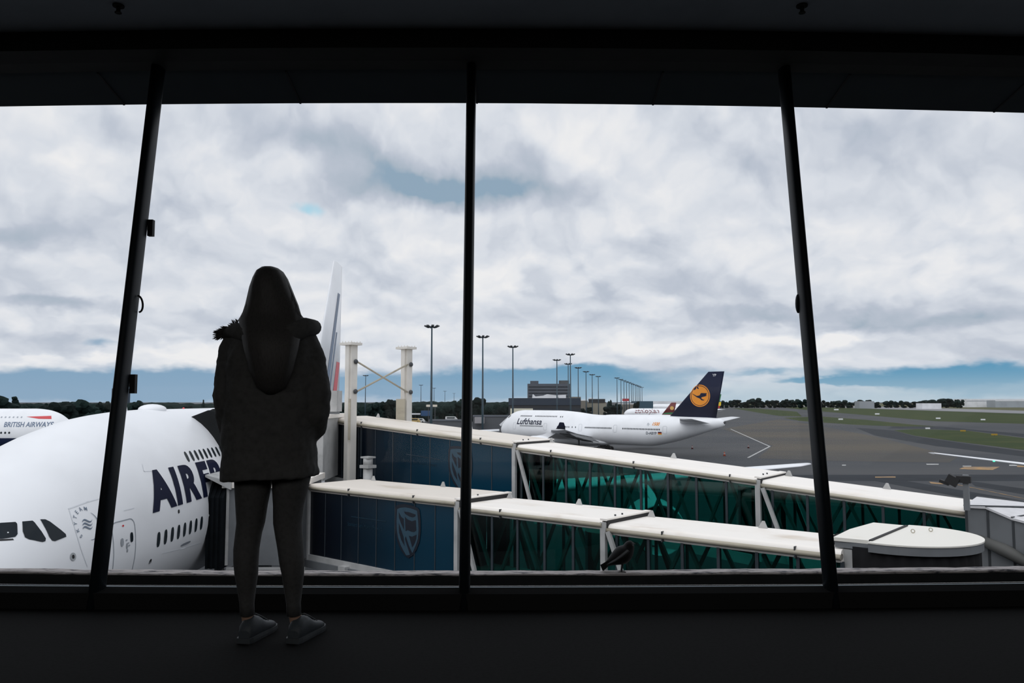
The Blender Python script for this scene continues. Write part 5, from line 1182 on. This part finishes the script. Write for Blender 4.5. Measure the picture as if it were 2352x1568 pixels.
r, w, h = bld('tan_shed', 'wide tan shed with dark eaves under the middle masts', 'building', 1350, 1392, 923, 650, 20, mat('sandy_cladding', (.27, .25, .20), .8, var=.15)); MB().box((0, -9, h + 1), (w * .9, 3, 3)).build('roof', M_dkb, r); MB().box((-w * .3, -9, h + 2.8), (w * .2, 3, 1)).build('rooflight', M_pale, r)
r, w, h = bld('tan_shed', 'tan shed below the red hoarding', 'building', 1418, 1463, 926, 752, 8, M_tan); MB().box((0, -4, h - .4), (w, .4, .9)).build('roof_edge', M_pale, r)
r, w, h = bld('hangar', 'long blue-roofed hangar at the end of the mast row', 'building', 1462, 1500, 921, 760, 30, mat('blue_cladding', (.03, .075, .11), .6, var=.2))
r, w, h = bld('hangar', 'pale low hangar roof seen above the farthest airliner', 'building', 1495, 1590, 921, 1100, 30, M_pale)
hp = at(1437, 918, 640); r = thing('hoarding', 'red hoarding on a post among the mast row', 'sign', (hp.x, 640, GZ)); hz_ = hp.z - GZ
MB().box((0, 0, hz_), (5.2, .5, 2.0)).build('board', mat('red_board', (.42, .04, .05), .5, var=.05), r); MB().box((0, 0, hz_ / 2), (.5, .4, hz_)).build('post', M_dkgrey, r)
r, w, h = bld('tower', 'blue-grey tower block beside the left mullion', 'building', 257, 286, 892, 900, 14, mat('blue_grey_tower', (.035, .055, .085), .7, var=.1))
r, w, h = bld('flats', 'pale distant block of flats left of the person', 'building', 436, 474, 924, 900, 14, mat('pale_flats', (.26, .28, .30), .7, var=.4, scale=.08))
for k in range(3): MB().box((0, -7.1, h - 2.2 - 3 * k), (w * .9, .2, 1.1)).build('window_band', M_winband, r)
r, w, h = bld('hangar', 'long white hangar at the right edge beyond the runway', 'building', 2220, 2360, 916, 1660, 50, M_pale); MB().box((0, -25.1, h - 4), (w, .3, 1.2)).build('window_band', mat('grey_glazing', (.28, .31, .34), .5), r)
r, w, h = bld('hangar', 'grey glazed hangar before the white one at right edge', 'building', 2286, 2420, 919, 1610, 30, mat('grey_hangar', (.33, .36, .39), .6, var=.15, scale=.05)); MB().box((0, -15.1, h - 1), (w, .3, 1.4)).build('roof_edge', M_pale, r)
r, w, h = bld('shed', 'low white shed by the runway left of the hangars', 'building', 2118, 2162, 926, 1300, 20, M_pale)
r, w, h = bld('shed', 'pale low shed among the far trees right of the mullion', 'building', 1974, 2008, 921, 1380, 20, mat('grey_shed', (.28, .30, .32), .6, var=.1))
# ramp wall, sheds, containers and vehicles in the middle distance
r, w, h = bld('viaduct_wall', "long grey ramp wall left of the jumbo's nose", 'wall', 1086, 1168, 953, 300, 3, mat('grey_ramp', (.085, .09, .10), .8, var=.2, scale=.15)); MB().box((0, -1.6, h - .3), (w, .3, .6)).build('coping', M_conc, r)
r, w, h = bld('viaduct_wall', 'grey sloping ramp wall between the tallest mast and centre mullion', 'wall', 985, 1060, 963, 275, 3, MATS['grey_ramp']); MB().box((0, -1.6, h - .3), (w, .3, .6)).build('coping', M_conc, r)
r, w, h = bld('pale_kiosk', 'pale block on the ramp right of the centre mullion', 'building', 1090, 1112, 958, 296, 3, mat('dull_pale', (.30, .29, .30), .7, var=.1), 972)
r, w, h = bld('container', 'blue container beyond the bridge left of the tallest mast', 'container', 967, 990, 943, 330, 3, mat('blue_container', (.012, .06, .16), .5, var=.2), 955)
r, w, h = bld('shed', 'white low canopy beside the blue container', 'canopy', 940, 964, 949, 335, 3, M_pale, 952)
for px0, px1, nm in ((979, 989, 'cream signboard left of the tallest mast'), (994, 1004, 'cream signboard right of the tallest mast')):
    r, w, h = bld('signboard', nm, 'sign', px0, px1, 929, 300, .3, mat('cream_board', (.70, .64, .54), .5), 934); MB().box((0, .1, -5), (.3, .2, 10)).build('post', M_dkgrey, r)
M_van = mat('van_white', (.6, .6, .6), .4, var=.05); M_vany = mat('van_yellow', (.5, .34, .12), .4)
def van(px, py, d, lab, m, s=1.0):
    p = at(px, py, d); r = thing('van', lab, 'van', (p.x, d, p.z - 2.0 * s if d < 420 else GZ)); mb = MB()
    mb.prism([(-2.4 * s, -.9 * s, .4 * s), (2.4 * s, -.9 * s, .4 * s), (2.4 * s, -.9 * s, 1.1 * s), (1.5 * s, -.9 * s, 2.1 * s), (-2.3 * s, -.9 * s, 2.15 * s), (-2.4 * s, -.9 * s, 1.8 * s)], (0, 1.8 * s, 0)); mb.build('body', m, r)
    MB().box((-.2 * s, -.92 * s, 1.6 * s), (3.2 * s, .04, .5 * s)).build('window', M_winglass, r)
    for x in (-1.5, 1.5): MB().tube([(x * s, -.95 * s, .4 * s), (x * s, .95 * s, .4 * s)], .4 * s, 12).build('wheel', M_black, r)
van(952, 961, 300, 'small yellow van beyond the bridge roof left of the tallest mast', M_vany, .9); van(964, 961, 305, 'small white van beside the yellow one', M_van, .8)
van(1037, 957, 290, 'white van by the ramp left of the centre mullion', M_van, .9); van(1404, 945, 560, "white van behind the jumbo's back", M_van, 1.5); van(1388, 948, 545, "white van half hidden behind the jumbo's back, left of another", M_van, 1.3); van(1416, 945, 580, "white van behind the jumbo's back, rightmost of three", M_van, 1.4)
# cones on the apron
M_cone = mat('orange_cone', (.42, .06, .02), .6, var=.1); M_coned = mat('dark_cone', (.10, .02, .02), .6)
for px, py, m, lab in ((1590, 1031, M_coned, 'small dark red cone on the apron below the jumbo tail'), (1664, 1047, M_cone, 'orange cone on the apron nearest the bridge roof'), (1719, 1029, M_coned, 'dark red cone inside the white corner line')):
    p = gpt(px, py); r = thing('traffic_cone', lab, 'cone', p, 0, 'cones on the apron')
    MB().tube([(0, 0, .04), (0, 0, .95)], [.30, .06], 14).build('cone', m, r); MB().box((0, 0, .02), (.75, .75, .06)).build('base', M_dkgrey, r); MB().tube([(0, 0, .45), (0, 0, .62)], [.215, .17], 14).build('band', M_wline, r)
# runway boards in the grass
i = 0
for px, py, lab in ((2131, 986, 'white marker board in the lower grass, left one'), (1931, 965, 'white marker board on the narrow grass wedge'), (2015, 953, 'white marker board in the big grass strip, left one'), (2155, 963, 'white marker board in the big grass strip, right one'), (1921, 943, 'tiny white marker board near the runway'), (2258, 966, 'white marker board in the big grass strip, under the hangars')):
    p = gpt(px, py); s_ = (p.y / 300); r = thing('marker_board', lab, 'sign', p, 0, 'white boards in the grass'); MB().box((0, 0, .45 * s_), (1.7 * s_, .2, .5 * s_)).build('board', M_pale, r); MB().box((0, .05, .15 * s_), (.15, .1, .4 * s_)).build('leg', M_dkgrey, r)
for px, py, lab in ((2212, 992, 'yellow board in the lower grass, left one'), (2284, 1001, 'orange board in the lower grass, right one')):
    p = gpt(px, py); r = thing('marker_board', lab, 'sign', p, 0, 'yellow boards in the grass'); MB().box((0, 0, .55), (2.2, .2, .6)).build('board', mat('yellow_board', (.35, .22, .02), .5), r); MB().box((0, .05, .2), (.15, .1, .5)).build('leg', M_dkgrey, r)
